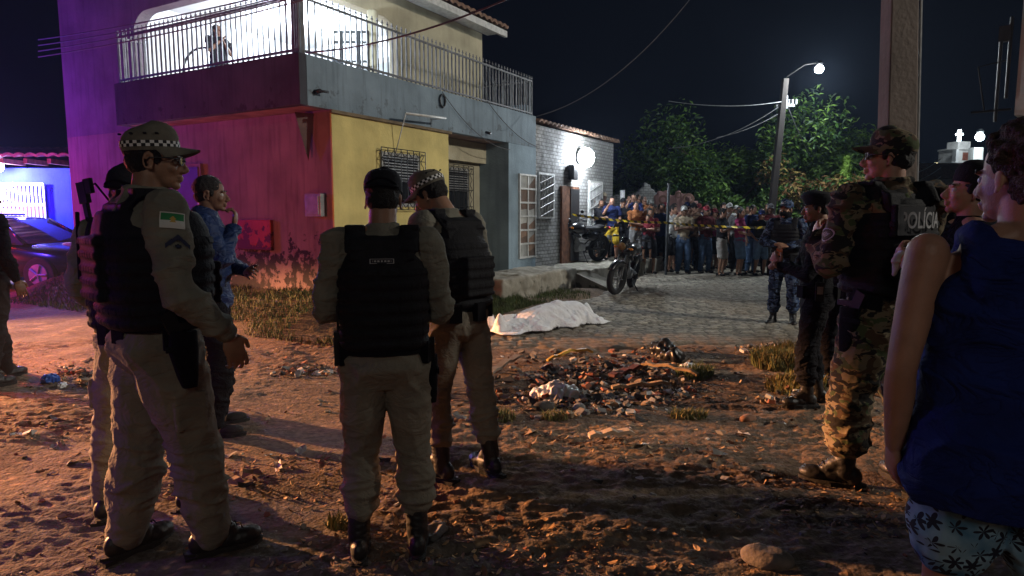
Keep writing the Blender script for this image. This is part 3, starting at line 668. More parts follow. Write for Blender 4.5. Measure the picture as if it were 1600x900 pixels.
g.tube([(xa(.2)+.155, -.06, .2), (xa(2)+.15, -.06, 2), (xa(3.9)+.135, -.06, 4.2)], .012, 6); build(g, 'steel_strap', M_grey, o)
po, zt1, _ = pole('utility_pole', 1205, 1227, 123, 18.6, .17, 'slender leaning concrete pole at the right end of the crowd', wall_mat('dark_pole_concrete', (.07, .06, .055), (.04, .035, .03), .8, .8, -9, cov=.6))
pt = at(1227, 123, 18.6)
g = Geo(); g.box(-.0, .5, -.05, .05, zt1-.75, zt1-.68); g.rings([(.28+pt.x-po.location.x-.25, 0, zt1-.8, .06, .06), (.28+pt.x-po.location.x-.25, 0, zt1-.45, .06, .06)], 10)
for k in range(3): g.tube([(.05+.1*k+.3, 0, zt1-.68), (.05+.1*k+.3, 0, zt1-.55)], .03, 8)
build(g, 'insulator', M_grey, po)
lp = at(1280, 108, 18.4); bpy.data.objects['light_street_lamp'].location = lp+Vector((0, -.2, -.28))
fitting('street_lamp', lp, .11, (.88, .95, 1), 160, 'glaring white street lamp on a long arm off the slender pole', [(-.35, .1, .14), (pt.x-lp.x, .15, -.18)], mat('matt_black_arm', (.01, .01, .01), .95, .1, 9, 0, spec=.05))
pm = empty('tape_post', gnd(1040, 430), 0, 'thin dark metal post standing in front of the crowd', 'post')
g = Geo(); g.tube([(0, 0, -.1), (.02, 0, at(1042, 286, pm.location.y).z)], .035, 8); build(g, 'shaft', mat('dark_steel_post', (.05, .055, .06), .6), pm, smooth=True, sharp=50)
p = at(972, 340, 17.5); pw = empty('white_post', (p.x, 17.5, 0), 0, 'short white post standing up behind the left side of the crowd', 'post')
g = Geo(); g.tube([(0, 0, 0), (0, 0, at(972, 297, 17.5).z)], .06, 8); build(g, 'shaft', M_white, pw, smooth=True, sharp=50)
# ------------------------------------------------------------------ church tower and far lamps
ct = empty('church_tower', (at(1490, 335, 58).x, 58, 0), R(10), 'small floodlit white church tower with a bright cross on top', 'tower')
def zz(y): return at(1490, y, 58).z
g = Geo(); W = 1.35
g.box(-W, W, -W, W, 0, zz(262)); g.box(-W-.15, W+.15, -W-.15, W+.15, zz(262), zz(256)); g.box(-W*.75, W*.75, -W*.75, W*.75, zz(256), zz(236)); g.box(-W*.8, W*.8, -W*.8, W*.8, zz(236), zz(233))
g.box(-W*.45, W*.45, -W*.45, W*.45, zz(233), zz(222)); build(g, 'masonry', M_ww, ct, bevel=.04)
g = Geo(); g.box(-.5, .5, -W*.75-.03, -W*.75+.1, zz(252), zz(240)); g.box(-.25, .25, -W-.03, -W+.05, zz(300), zz(280)); build(g, 'opening', mat('tower_opening', (.25, .08, .05), .8), ct)
for sx in (-1, 1): g = Geo(); g.box(sx*W*.9-.12, sx*W*.9+.12, -W*.9, -W*.6, zz(262), zz(236)); build(g, 'pinnacle', M_white, ct)
em = mat('lit_cross', (.8, .95, 1), emit=12, bump=0); g = Geo(); zc = zz(212); g.box(-.09, .09, -.1, .1, zz(222), zc+.5); g.box(-.3, .3, -.1, .1, zc+.05, zc+.2); build(g, 'cross', em, ct)
lamp('light_church', (ct.location.x-1, 55, 8.5), (.85, .95, 1), 330, .2)
fitting('far_lamp', at(1531, 214, 50), .30, (.8, .95, 1), 25, 'bright bluish floodlight right of the church tower', [(0, .3, .2)])
fitting('far_lamp', at(1463, 259, 62), .24, (1, .85, .45), 25, 'small yellowish street light left of the church tower', [(.3, .3, .2)])
g = Geo(); p = at(1531, 230, 50); g.box(-.35, .35, -.3, .3, 0, p.z); o = build(g, 'lamp_tower', M_ww, loc=(p.x, 50.4, 0)); tag(o, 'narrow white pillar carrying the bluish floodlight', 'pillar')
lamp('light_far_flood', at(1531, 222, 49)-Vector((0, .3, .5)), (.8, .95, 1), 300, .2)
# far dark row of houses at right
rr = random.Random(4)
for i, (px, w_, h_, Y) in enumerate([(1445, 5, 3.4, 44), (1560, 7, 4.2, 40), (1385, 6, 3.0, 50)]):
    p = at(px, 335, Y); h = empty('far_house', (p.x, Y, 0), R(rr.uniform(-10, 10)), ['low dark house in the distance left of the church tower', 'dark far house half hidden behind the curly haired man', 'dark far house behind the camouflaged officer and pole'][i], 'house')
    g = Geo(); g.box(-w_/2, w_/2, 0, 5, -.2, h_-.6); wl = build(g, 'wall', mat('far_wall', (.22, .2, .18), .9), h)
    g = Geo(); g.add([(-w_/2-.3, -.4, h_-.6), (w_/2+.3, -.4, h_-.6), (w_/2+.3, 2.5, h_+.5), (-w_/2-.3, 2.5, h_+.5), (-w_/2-.3, 5.4, h_-.6), (w_/2+.3, 5.4, h_-.6)], [(0, 1, 2, 3), (3, 2, 5, 4), (0, 3, 4), (1, 5, 2)]); build(g, 'roof', M_tile, h)
    g = Geo(); g.box(-w_*.25, -w_*.1, -.03, .02, 1, 2); g.box(w_*.1, w_*.25, -.03, .02, 0, 2.1); build(g, 'opening', M_glass, h)
# ------------------------------------------------------------------ overhead cables
def cable(pts, label, r=.008, sag=.0, n=16, m=M_black):
    a, b = pts; g = Geo(); P = [a.lerp(b, k/n)-Vector((0, 0, sag*4*(k/n)*(1-k/n))) for k in range(n+1)]
    g.tube([p-a for p in P], r, 5); o = build(g, 'cable', m, loc=a); tag(o, label, 'cable'); return o
M_cab = mat('cable_grey', (.10, .10, .11), .6)
cable((at(478, 82, 7.9), at(812, -10, 6)), 'black cable from the terrace corner up past the roof eave', .010, .10)
for i in range(4):
    cable((at(60, 62+9*i, 9.5), at(500, -28+7*i, 7.2)), ['topmost', 'second', 'third', 'lowest'][i]+' of the parallel cables crossing in front of the purple wall', .009, .05, m=M_cab)
cable((at(838, 182, 12), at(1085, -10, 12)), 'thin cable rising from the blue wall into the night sky', .007, .35, m=M_cab)
cable((at(1045, 158, 16), pt-Vector((0, 0, .6))), 'pale cable reaching the slender pole from the left', .009, .12, m=M_grey)
cable((at(1045, 232, 17.5), pt-Vector((0, 0, .65))), 'upper low cable running down left from the slender pole', .008, .25, m=M_cab)
cable((at(1120, 215, 18), pt-Vector((0, 0, .85))), 'lower steep cable running down left from the slender pole', .010, .1, m=M_cab)
for i in range(5):
    cable((at(1300, 236+11*i, 24+i), at(1470, 248+14*i, 34)), ['first', 'second', 'third', 'fourth', 'fifth'][i]+' from top of the slack cables right of the trees', .02, .9, m=M_white2)
cable((pt-Vector((0, 0, .5)), at(1270, 250, 22)), 'thin cable dropping right from the slender pole', .012, .1, m=M_cab)
cable((hp(4.4, -.04, 3.55), hp(6.3, -.06, 2.9)), 'loose cable hanging across the blue grey parapet', .007, .12, m=M_cab)
cable((hp(3.0, -.04, 3.5), hp(5.2, -.05, 2.75)), 'thin cable drooping from the parapet over the porch', .006, .2, m=M_cab)
# ================================================================== PEOPLE
M_skin = mat('skin_tan', (.30, .155, .095), .5, .12, 14, .12, 160, spec=.45)
M_skin_l = mat('skin_light', (.43, .23, .155), .5, .12, 14, .12, 160, spec=.45)
M_skin_d = mat('skin_brown', (.16, .08, .05), .55, .12, 14, .12, 160, spec=.4)
M_hair = mat('black_hair', (.012, .010, .009), .65, .3, 50, .9, 240, dist=.01)
M_hair2 = mat('greying_brown_hair', (.075, .05, .038), .8, .5, 60, 1, 180, dist=.02, col2=(.02, .014, .011))
M_khaki = mat('khaki_shirt_cloth', (.20, .19, .155), .92, .12, 10, .35, 55, spec=.15, fold=.012)
M_khaki2 = mat('khaki_trouser_cloth', (.215, .19, .15), .92, .12, 9, .35, 50, spec=.15, fold=.012)
M_vest = mat('black_vest_nylon', (.008, .008, .011), .75, .3, 30, .5, 130, spec=.25)
M_strap = mat('black_webbing', (.006, .006, .008), .85, .3, 50, .5, 220, spec=.15)
M_boot = mat('black_boot_leather', (.010, .010, .011), .5, .3, 12, .25, 60, spec=.5)
M_sole = mat('black_rubber_sole', (.02, .018, .017), .85, .3, 20, .4, 80)
M_capk = mat('khaki_cap_cloth', (.17, .155, .125), .9, .15, 20, .3, 140, spec=.15)
M_capb = mat('black_cap_cloth', (.014, .014, .018), .85, .2, 20, .4, 140, spec=.2)
M_camo = camo_mat('camouflage_cloth', [(.185, .15, .095), (.075, .095, .045), (.085, .055, .033), (.022, .02, .018)], 9)
M_camob = camo_mat('blue_camouflage_cloth', [(.035, .06, .13), (.012, .02, .05), (.09, .125, .20), (.007, .009, .02)], 8)
M_bluej = mat('blue_jacket_cloth', (.007, .024, .095), .6, .2, 8, .4, 40, spec=.3, fold=.03)
M_black = MATS['black_iron']
M_blk = mat('black_uniform_cloth', (.007, .0065, .009), .9, .3, 12, .4, 60, spec=.15, fold=.025)
M_gun = mat('gunmetal', (.010, .010, .011), .5, .2, 30, .1, 100, spec=.3)
M_lens = mat('spectacle_lens', (.05, .06, .08), .05, 0, 3, 0, spec=.9)
M_eye = mat('eye_white', (.55, .52, .5), .3, .02, 3, 0); M_iris = mat('dark_iris', (.02, .012, .01), .2, 0, 3, 0)
M_jean = mat('denim', (.05, .075, .13), .9, .3, 12, .4, 90, spec=.15)
def V3(*a): return Vector(a)
def hand(G, w, d, n, t, curl=.35, sc=1.0, thumbc=.4, lo=False):
    d = d.normalized(); n = (n-d*n.dot(d)).normalized(); t = (t-d*t.dot(d)-n*t.dot(n)).normalized()
    M = Matrix((d, t, n)).transposed()
    G.ell(w+d*.052*sc, (.058*sc, .043*sc, .017*sc), M, 14, 9)
    G.ell(w+d*.03*sc+t*.02*sc+n*.008*sc, (.035*sc, .022*sc, .016*sc), M, 12, 8)
    if lo:
        c = w+d*.085*sc
        for i in range(2): 
            o = c+t*(.018-.036*i)*sc; e = o+(d*math.cos(curl)+n*math.sin(curl))*.065*sc; G.seg(o, e, .016*sc, .011*sc, 8)
        G.seg(w+d*.02*sc+t*.03*sc, w+d*.07*sc+t*.05*sc+n*.01, .012*sc, .010*sc, 8); return
    for i, L in enumerate((.078, .086, .080, .063)):
        o = w+(d*(.098-.004*abs(i-1))+t*(.033-.0225*i))*sc; a = 0; prev = o
        G.seg(w+d*.05*sc+t*(.024-.016*i)*sc, o, .011*sc, .0095*sc, 8)
        for k, (fr, r) in enumerate(((.46, .0088), (.30, .008), (.24, .0070))):
            a += curl*(.8 if k == 0 else 1.0)*(1+.12*i)
            e = prev+(d*math.cos(a)+n*math.sin(a)+t*(.04*(1.5-i))*(1-min(1, curl)))*L*fr*sc
            G.seg(prev, e, r*sc*1.03, r*sc, 8); prev = e
    b = w+(d*.022+t*.032)*sc; v1 = (t*.75+d*.75+n*.35).normalized(); v2 = (d*1.0+t*.25*(1-thumbc)+n*.9*thumbc).normalized()
    G.seg(w+d*.01*sc, b, .014*sc, .013*sc, 8); G.seg(b, b+v1*.038*sc, .0135*sc, .011*sc, 8); G.seg(b+v1*.038*sc, b+v1*.038*sc+v2*.034*sc, .0108*sc, .0092*sc, 8)
def clothfold(seed, amp=.007, knees=None):
    def f(P):
        q = P+.06*(vn(P*5, seed+5)[:, None]-.5)
        a = ridge(q*np.array([5.5, 5.5, 12]), seed)**4*1.5+ridge(q*np.array([13, 13, 24]), seed+1)**2*.7+vn(P*4, seed+2)*.8
        return (a-.95)*amp*1.35
    return f
def legfold(seed, amp=.010, s=1):
    def f(P):
        z = P[:, 2]/s
        q = P+.07*(vn(P*6, seed+5)[:, None]-.5)
        a = ridge(q*np.array([4.5, 4.5, 10]), seed)**4*1.4+ridge(q*np.array([12, 12, 24]), seed+1)**2*.6-.7
        knee = np.exp(-((z-.46)/.13)**2); ank = np.exp(-((z-.27)/.09)**2); hip = np.exp(-((z-.88)/.09)**2)
        b = ridge(q*np.array([6, 6, 24])+.8*vn(P*7, seed+8)[:, None], seed+7)**3*1.3-.4
        dg = ridge(np.stack([(q[:, 0]+q[:, 2]*.8)*9, (q[:, 1]+q[:, 2]*.6)*9, q[:, 2]*5], 1), seed+9)**3*1.3-.35
        return a*amp*.45+b*amp*(1.0*knee+1.5*ank)+dg*amp*(.6+.9*hip)
    return f
def vestrows(seed):
    def f(P):
        z = P[:, 2]; r = (z/.052) % 1; row = sstep(.10, .18, r)*(1-sstep(.62, .70, r))
        side = 1-sstep(1.34, 1.37, z)
        lo = sstep(.99, 1.01, z)
        col = ((P[:, 0]/.045) % 1); st = 1-.45*(sstep(.42, .46, col)*(1-sstep(.54, .58, col)))
        return row*side*lo*.0075*st+(vn(P*9, seed)-.5)*.006
    return f
FIG = 0
def person(label, x, y, face, H=1.78, z=None, **k):
    """a standing figure. local frame: faces +Y, right is +X, metres at 1.78 m tall"""
    global FIG; FIG += 1; sd = FIG*13
    if z is None: z = gz(x, y)-.004
    s = H/1.78
    root = empty('person', (x, y, z), R(-face), label, 'person', k.get('group'), scale=s)
    lo = k.get('low', False); vb = k.get('vb', .0048) if not lo else .012; vc = k.get('vc', .007) if not lo else .014
    skin = k.get('skin', M_skin); g_ = k.get('girth', 1.0)
    lean = k.get('lean', 0)      # forward lean of the chest (m)
    tw = R(k.get('twist', 0))    # shoulders relative to hips
    arms = k.get('arms', {}); feet = k.get('feet', [(-.13, 0, 12), (.13, 0, 12)])
    hip = .93; pel = V3(*k.get('pelvis', (0, 0, 0)))
    def tor(p):     # bend and twist a torso point
        p = Vector(p); f = max(0, (p.z-1.0)/.5); c, q = math.cos(-tw*f), math.sin(-tw*f)
        return V3(p.x*c-p.y*q, p.x*q+p.y*c+lean*f*f, p.z)+pel
    Sh = [tor((sx*.185*g_, -.01, 1.445)) for sx in (-1, 1)]
    El, Wr = [], []
    for i, sx in enumerate((-1, 1)):
        a = arms.get('L' if i == 0 else 'R', ((sx*.245, -.03, 1.16), (sx*.26, .05, .92)))
        El.append(V3(*a[0])); Wr.append(V3(*a[1]))
    An = [V3(fx, fy, .10) for fx, fy, _ in feet]
    Hp = [pel+V3(sx*.095, 0, hip) for sx in (-1, 1)]
    Kn = []
    for i in (0, 1):
        if 'knees' in k and k['knees'][i]: Kn.append(V3(*k['knees'][i])); continue
        yaw = R(feet[i][2])*(-1 if i == 0 else 1); m = Hp[i].lerp(An[i], .52); gap = max(0, .835-(Hp[i]-An[i]).length)
        Kn.append(m+V3(math.sin(yaw), math.cos(yaw), 0)*(.012+math.sqrt(gap*.28)))
    # ---- head frame
    NK = tor((0, 0, 1.50)); hy, hpch, hr = k.get('head', (0, 0, 0))
    RM = Matrix.Rotation(R(-hy), 3, 'Z') @ Matrix.Rotation(R(hpch), 3, 'X') @ Matrix.Rotation(R(hr), 3, 'Y')
    def hd(p): return NK+RM @ (Vector(p)+V3(0, .024, .140))
    # ---- body (one continuous mesh)
    G = Geo()
    def he(c, r, rot=None, nu=18): G.ell(hd(c), r, RM @ rot if rot else RM, nu, 12)
    he((0, -.014, .032), (.075, .096, .090)); he((0, .018, -.022), (.062, .076, .088)); he((0, .034, -.072), (.049, .050, .040)); he((0, .074, -.098), (.022, .018, .017))
    if not lo:
        he((0, .082, .016), (.050, .014, .009)); he((-.034, .062, -.030), (.022, .022, .022)); he((.034, .062, -.030), (.022, .022, .022))
        he((0, .092, -.064), (.023, .011, .0065)); he((0, .090, -.075), (.020, .011, .0075))
        G.seg(hd((0, .089, .004)), hd((0, .112, -.034)), .0085, .0125, 10); he((0, .102, -.042), (.0175, .013, .009))
        for sx in (-1, 1):
            ro = Matrix.Rotation(R(-18*sx), 3, 'Z') @ Matrix.Rotation(R(12), 3, 'X')
            pts = [hd((sx*(.074+.012*abs(math.sin(a)) if False else sx*0+sx*0 or sx*(.079)), -.010+.018*math.cos(a), -.012+.030*math.sin(a))) for a in [math.pi*.15+2*math.pi*.8*q/9 for q in range(10)]]
            G.tube(pts, .0048, 6); G.ell(hd((sx*.074, -.004, -.012)), (.006, .014, .024), RM, 10, 7); G.ell(hd((sx*.078, -.002, -.037)), (.006, .009, .009), RM, 10, 7)
    else:
        G.seg(hd((0, .089, .004)), hd((0, .112, -.036)), .009, .014, 8)
        for sx in (-1, 1): G.ell(hd((sx*.077, -.004, -.012)), (.009, .018, .030), RM, 8, 6)
    G.limb([NK+V3(0, -.012, -.10), NK+V3(0, -.004, -.01), hd((0, -.020, -.06))], [.080, .063, .060], 24)
    G.seg(tor((-.10, -.01, 1.45)), tor((0, 0, 1.49)), .05, .06); G.seg(tor((.10, -.01, 1.45)), tor((0, 0, 1.49)), .05, .06)
    T = lambda L, k_=1: [(tor((cx, cy, zz_)).x, tor((cx, cy, zz_)).y, tor((cx, cy, zz_)).z, rx*k_*g_, ry*k_*g_) for cx, cy, zz_, rx, ry in L]
    G.rings(T([(0, 0, .86, .10, .08), (0, 0, .92, .15, .10), (0, 0, 1.05, .135, .09), (0, 0, 1.2, .145, .10), (0, 0, 1.36, .165, .105), (0, 0, 1.44, .14, .085), (0, 0, 1.48, .07, .06)]), 24, 2.1)
    hands = k.get('hands', {})
    for i, sx in enumerate((-1, 1)):
        G.limb([Sh[i], Sh[i].lerp(El[i], .5), El[i], El[i].lerp(Wr[i], .35), Wr[i]], [.052, .046, .037, .038, .025], 26, sub=8)
        hh = hands.get('L' if i == 0 else 'R', {})
        d = V3(*hh['d']) if 'd' in hh else (Wr[i]-El[i]); n = V3(*hh.get('n', (-sx, .2, 0))); t = V3(*hh.get('t', (0, 1, .2)))
        hand(G, Wr[i], d, n, t, hh.get('curl', .38), 1.0, hh.get('th', .4), lo)
        G.limb([Hp[i], Hp[i].lerp(Kn[i], .5), Kn[i], Kn[i].lerp(An[i], .3), An[i]], [.075, .066, .048, .050, .034], 22, sub=8)
        yaw = R(feet[i][2])*(-1 if i == 0 else 1); fd = V3(math.sin(yaw), math.cos(yaw), 0)
        G.seg(An[i]-V3(0, 0, .045)-fd*.03, An[i]-V3(0, 0, .065)+fd*.13, .034, .028, 10)
    body = remesh(G, 'body', skin, root, vb, 3 if not lo else 2)
    # ---- eyes and hair
    if not lo and k.get('eyes', True):
        for sx in (-1, 1):
            g = Geo(); g.ell(hd((sx*.030, .0745, -.004)), .0122, RM, 12, 9, mi=0); g.ell(hd((sx*.030, .0822, -.004)), (.0055, .0055, .0055), RM, 10, 7, mi=1); build(g, 'eye', [M_eye, M_iris], root, smooth=True)
    hs = k.get('hair', 'short'); hm = k.get('hairmat', M_hair)
    if hs:
        G = Geo()
        if hs == 'curly':
            rr = random.Random(5)
            he((0, -.030, .050), (.090, .100, .088)); he((0, -.055, -.02), (.078, .062, .072))
            for q in range(260):
                a = rr.uniform(0, 6.28); b = rr.uniform(-.55, 1.5); p = V3(math.cos(a)*math.cos(b), math.sin(a)*math.cos(b), math.sin(b))
                if p.y > .45 and p.z < .45: continue
                if abs(p.x) > .6 and p.z < -.1 and p.y > -.1: continue
                he((p.x*.091, -.032+p.y*.102, .045+p.z*.090), rr.uniform(.010, .020), nu=8)
        elif hs == 'crop':
            he((0, -.022, .038), (.077, .096, .088)); he((0, -.045, -.01), (.069, .066, .060)); he((0, .052, .085), (.045, .03, .022))
            for sx in (-1, 1): he((sx*.066, .018, .005), (.012, .02, .03))
        elif hs == 'long':
            he((0, -.026, .038), (.085, .098, .092)); he((0, -.065, -.06), (.075, .045, .12))
        else:
            he((0, -.020, .040), (.0762, .0960, .084)); he((0, -.042, -.012), (.0695, .0655, .056))
            for sx in (-1, 1): he((sx*.0665, .018, .004), (.0075, .012, .022))
        remesh(G, 'hair', hm, root, .0045 if not lo else .012, 1 if hs == 'curly' else 2, lambda P: vn(P*90, sd)*.006 if hs != 'curly' else (vn(P*90, sd)-.5)*.012)
    if not lo and k.get('eyes', True):
        g = Geo()
        for sx in (-1, 1): g.tube([hd((sx*.012, .094, .019)), hd((sx*.03, .095, .024)), hd((sx*.048, .080, .017))], [.0025, .0035, .002], 6)
        build(g, 'eyebrows', M_hair, root, smooth=True)
    # ---- cap
    cp = k.get('cap')
    if cp:
        cm, brim, band = cp['m'], cp.get('brim', True), cp.get('band', False)
        tl = Matrix.Rotation(R(cp.get('tilt', 6)), 3, 'X')
        def hc(p): return hd(tl @ Vector(p)+V3(0, -.012, .030))
        fw = cp.get('floppy', 0)
        G = Geo(); L = [(.0, .0815, .102), (.015, .084, .105), (.045, .083, .105), (.068, .077, .098), (.086, .066, .084), (.099, .050, .064), (.107, .030, .038), (.110, .010, .013)]
        n = 36; V = []
        for z_, rx, ry in L:
            for i in range(n):
                a = 2*math.pi*i/n; V.append(hc((rx*math.cos(a)*(1+fw*z_*3), ry*math.sin(a)*(1+fw*z_*3)-.004, z_+.012*math.sin(a)*(z_ > .03))))
        Fc = [(q*n+i, q*n+(i+1) % n, (q+1)*n+(i+1) % n, (q+1)*n+i) for q in range(len(L)-1) for i in range(n)]+[tuple((len(L)-1)*n+i for i in range(n))]
        G.add(V, Fc); G.ell(hc((0, -.003, .111)), (.006, .006, .004), RM, 8, 6)
        if brim:
            th = .005
            def br(u, v, o):
                a = (u-.5)*math.pi*.86; rx = .080+.0*v; y0 = math.cos(a)*.103; x0 = math.sin(a)*.083
                ln = .078*math.cos(a*.92)**.6
                return hc((x0*(1+.03*v), y0-.004+ln*v, .006-.012*v-.030*(x0/.083)**2*v+.006+o))
            for o in (0, th): G.grid(lambda u, v: br(u, v, o), 16, 6)
        cap = build(G, 'cap', cm, root, smooth=True, sharp=50)
        bm = bmesh.new(); bm.from_mesh(cap.data); bmesh.ops.recalc_face_normals(bm, faces=bm.faces[:]); bm.to_mesh(cap.data); bm.free()
        if band:
            g = Geo(); nb = 44
            for rw_ in range(2):
                z0 = .012+.0115*rw_; z1 = z0+.0115
                for i in range(nb):
                    a0 = 2*math.pi*i/nb; a1 = 2*math.pi*(i+1)/nb
                    g.add([hc((.0862*math.cos(a), .1075*math.sin(a)-.004, zz_+.002)) for a, zz_ in ((a0, z0), (a1, z0), (a1, z1), (a0, z1))], [(0, 1, 2, 3)], (i+rw_) % 2)
            build(g, 'chequered_band', [mat('band_white', (.75, .75, .75), .6, 0, 3, 0), mat('band_black', (.01, .01, .012), .7, 0, 3, 0)], cap)
            g = Geo()
            for a in (-2.6, -2.1, -1.2, -.5, 0, .4):
                g.ell(hc((.083*math.cos(a), .104*math.sin(a)-.004, .064)), (.0075, .0075, .004), RM, 8, 6)
            build(g, 'eyelet', M_capb, cap, smooth=True)
        if cp.get('strap'):
            g = Geo(); pts = [hc((.0875*math.cos(a), .109*math.sin(a)-.004, .008+.030*math.cos((a+math.pi/2)*1.6))) for a in [-math.pi/2-.9+1.8*q/12 for q in range(13)]]
            g.tube(pts, .006, 6); pts = [hc((.0875*math.cos(a), .109*math.sin(a)-.005, .006)) for a in [-math.pi/2-.9+1.8*q/12 for q in range(13)]]; g.tube(pts, .008, 6); build(g, 'strap', M_strap, cap, smooth=True)
        if cp.get('text'):
            Vt, Ft = text_geo(cp['text'], .05, .001); g = Geo()
            g.add([hc((p.x*-1, .108*math.cos(p.x/.1)+.004 if True else 0, .045+p.y)) for p in Vt], Ft); build(g, 'lettering', cp['tm'], cap)
    # ---- spectacles
    if k.get('glasses'):
        g = Geo()
        for sx in (-1, 1):
            c = V3(sx*.034, .103, -.002); ring = [(.026*math.cos(a), .017*math.sin(a)) for a in [2*math.pi*q/16 for q in range(17)]]
            g.tube([hd(c+V3(a, -abs(a+sx*.034)*.10, b)) for a, b in ring], .0022, 6, cap=False, mi=0)
            g.add([hd(c+V3(a, -abs(a+sx*.034)*.10, b)) for a, b in ring[:-1]], [tuple(range(16))], 1)
            g.tube([hd((sx*.060, .094, .006)), hd((sx*.082, .05, .006)), hd((sx*.084, -.005, .002)), hd((sx*.080, -.018, -.012))], .0026, 6, mi=0)
        g.tube([hd((-.010, .106, .0)), hd((0, .109, .002)), hd((.010, .106, 0))], .002, 6, mi=0)
        build(g, 'spectacles', [M_black, M_lens], root, smooth=True)
    if k.get('mask'):
        G = Geo(); G.ell(hd((0, .030, -.055)), (.067, .080, .062), RM); G.ell(hd((0, .095, -.045)), (.028, .03, .035), RM); G.limb([hd((0, -.02, -.07)), NK+V3(0, 0, -.04)], [.066, .072], 16)
        remesh(G, 'face_mask', M_blk, root, vc, 2, lambda P: (vn(P*30, sd)-.5)*.006)
    # ---- shirt
    shm = k.get('shirt'); out = {}
    if shm:
        G = Geo(); hem = k.get('hem', .96); loose = k.get('loose', 1.0)
        G.rings(T([(0, 0, hem-.02, .150*loose, .108*loose), (0, 0, hem, .165*loose, .118*loose), (0, 0, 1.05, .156*loose, .112*loose), (0, 0, 1.18, .163*loose, .118*loose), (0, 0, 1.32, .183, .128), (0, -.004, 1.40, .182, .120), (0, -.006, 1.455, .145, .095), (0, -.002, 1.50, .082, .070), (0, .0, 1.515, .066, .064)]), 32, 2.15)
        sl = k.get('sleeve', 'long')
        for i in (0, 1):
            r = k.get('sr', 1.0)
            G.ell(Sh[i]+V3(0, 0, -.005), .066*r)
            G.seg(tor(((-1, 1)[i]*.08, 0, 1.43)), Sh[i], .062, .062)
            if sl == 'long': G.limb([Sh[i], Sh[i].lerp(El[i], .5), El[i], El[i].lerp(Wr[i], .4), Wr[i]-(Wr[i]-El[i]).normalized()*.02], [.066*r, .060*r, .051*r, .050*r, .036*r], 16)
            elif sl == 'rolled': G.limb([Sh[i], Sh[i].lerp(El[i], .5), El[i], El[i].lerp(Wr[i], .35)], [.066*r, .060*r, .053*r, .050*r], 16)
            elif sl == 'short': G.limb([Sh[i], Sh[i].lerp(El[i], .4), Sh[i].lerp(El[i], .7)], [.066*r, .063*r, .060*r], 16)
        if k.get('collar', True) and not lo:
            G.rings([(NK.x, NK.y-.003, NK.z-.03, .084, .080), (NK.x, NK.y-.004, NK.z+.0, .078, .075), (NK.x, NK.y-.006, NK.z+.028, .073, .071)], 28, 2)
        if k.get('hood'): G.limb([tor((-.09, -.06, 1.47)), tor((0, -.11, 1.45)), tor((.09, -.06, 1.47))], [.045, .06, .045], 14); G.ell(tor((0, -.02, 1.50)), (.10, .09, .06))
        out['shirt'] = remesh(G, k.get('shirtname', 'shirt'), shm, root, vc, 3, clothfold(sd, k.get('fold', .008)) if not lo else clothfold(sd, .012))
    if k.get('tank'):
        G = Geo()
        G.rings(T([(0, -.01, .80, .198, .165), (0, -.01, .84, .200, .168), (0, -.01, .95, .196, .160), (0, 0, 1.05, .186, .140), (0, 0, 1.18, .176, .125), (0, 0, 1.30, .180, .128), (0, -.005, 1.36, .160, .120), (0, -.008, 1.42, .125, .100)]), 32, 2.2)
        for sx in (-1, 1): G.limb([tor((sx*.105, .095, 1.34)), tor((sx*.112, .03, 1.475)), tor((sx*.115, -.05, 1.475)), tor((sx*.10, -.10, 1.36))], [.034, .036, .038, .05], 12)
        G.limb([tor((-.10, -.075, 1.455)), tor((0, -.080, 1.44)), tor((.10, -.075, 1.455))], [.036, .036, .036], 12)
        out['shirt'] = remesh(G, 'tank_top', k['tank'], root, vc, 3, clothfold(sd, .007))
    # ---- trousers / shorts
    trm = k.get('trousers'); ml = k.get('leg', 'long')
    if trm:
        G = Geo(); tr = k.get('tr', 1.0)
        G.rings([(pel.x+a, pel.y+b, pel.z+c, d*g_, e*g_) for a, b, c, d, e in [(0, 0, .80, .10, .09), (0, -.003, .85, .165, .120), (0, -.012, .90, .176, .128), (0, -.006, .96, .168, .120), (0, 0, 1.02, .158, .112), (0, 0, 1.035, .155, .110)]], 32, 2.2)
        for i in (0, 1):
            sx = (-1, 1)[i]; h_ = Hp[i]+V3(-sx*.008, -.005, -.02)
            if ml == 'long':
                bl = k.get('blouse', .0); A = Kn[i].lerp(An[i], .62)
                G.limb([h_, h_.lerp(Kn[i], .45), Kn[i], Kn[i].lerp(An[i], .35), A], [.098*tr, .096*tr, .076*tr, .078*tr, (.066+bl)*tr], 18)
                if bl == 0: G.limb([A, An[i]+V3(0, 0, .0)], [.066*tr, .058*tr], 16)
                else: G.ell(A, (.072*tr, .074*tr, .05))
            else:
                e = h_.lerp(Kn[i], k.get('slen', .85)); G.limb([h_, h_.lerp(Kn[i], .45), e], [.100, .102*tr, .096*tr], 18)
            if k.get('pockets') and not lo:
                m = h_.lerp(Kn[i], .62); G.obox(m+V3(sx*.088*tr, 0, 0), V3(.004, 0, 0), V3(0, .06, 0), V3(0, 0, .075))
        for sx in (-1, 1): G.ell(pel+V3(sx*.065, -.062, .89), (.075, .055, .085))
        out['trousers'] = remesh(G, k.get('trname', 'trousers' if ml == 'long' else 'shorts'), trm, root, vc, 3, legfold(sd, .011 if not lo else .012))
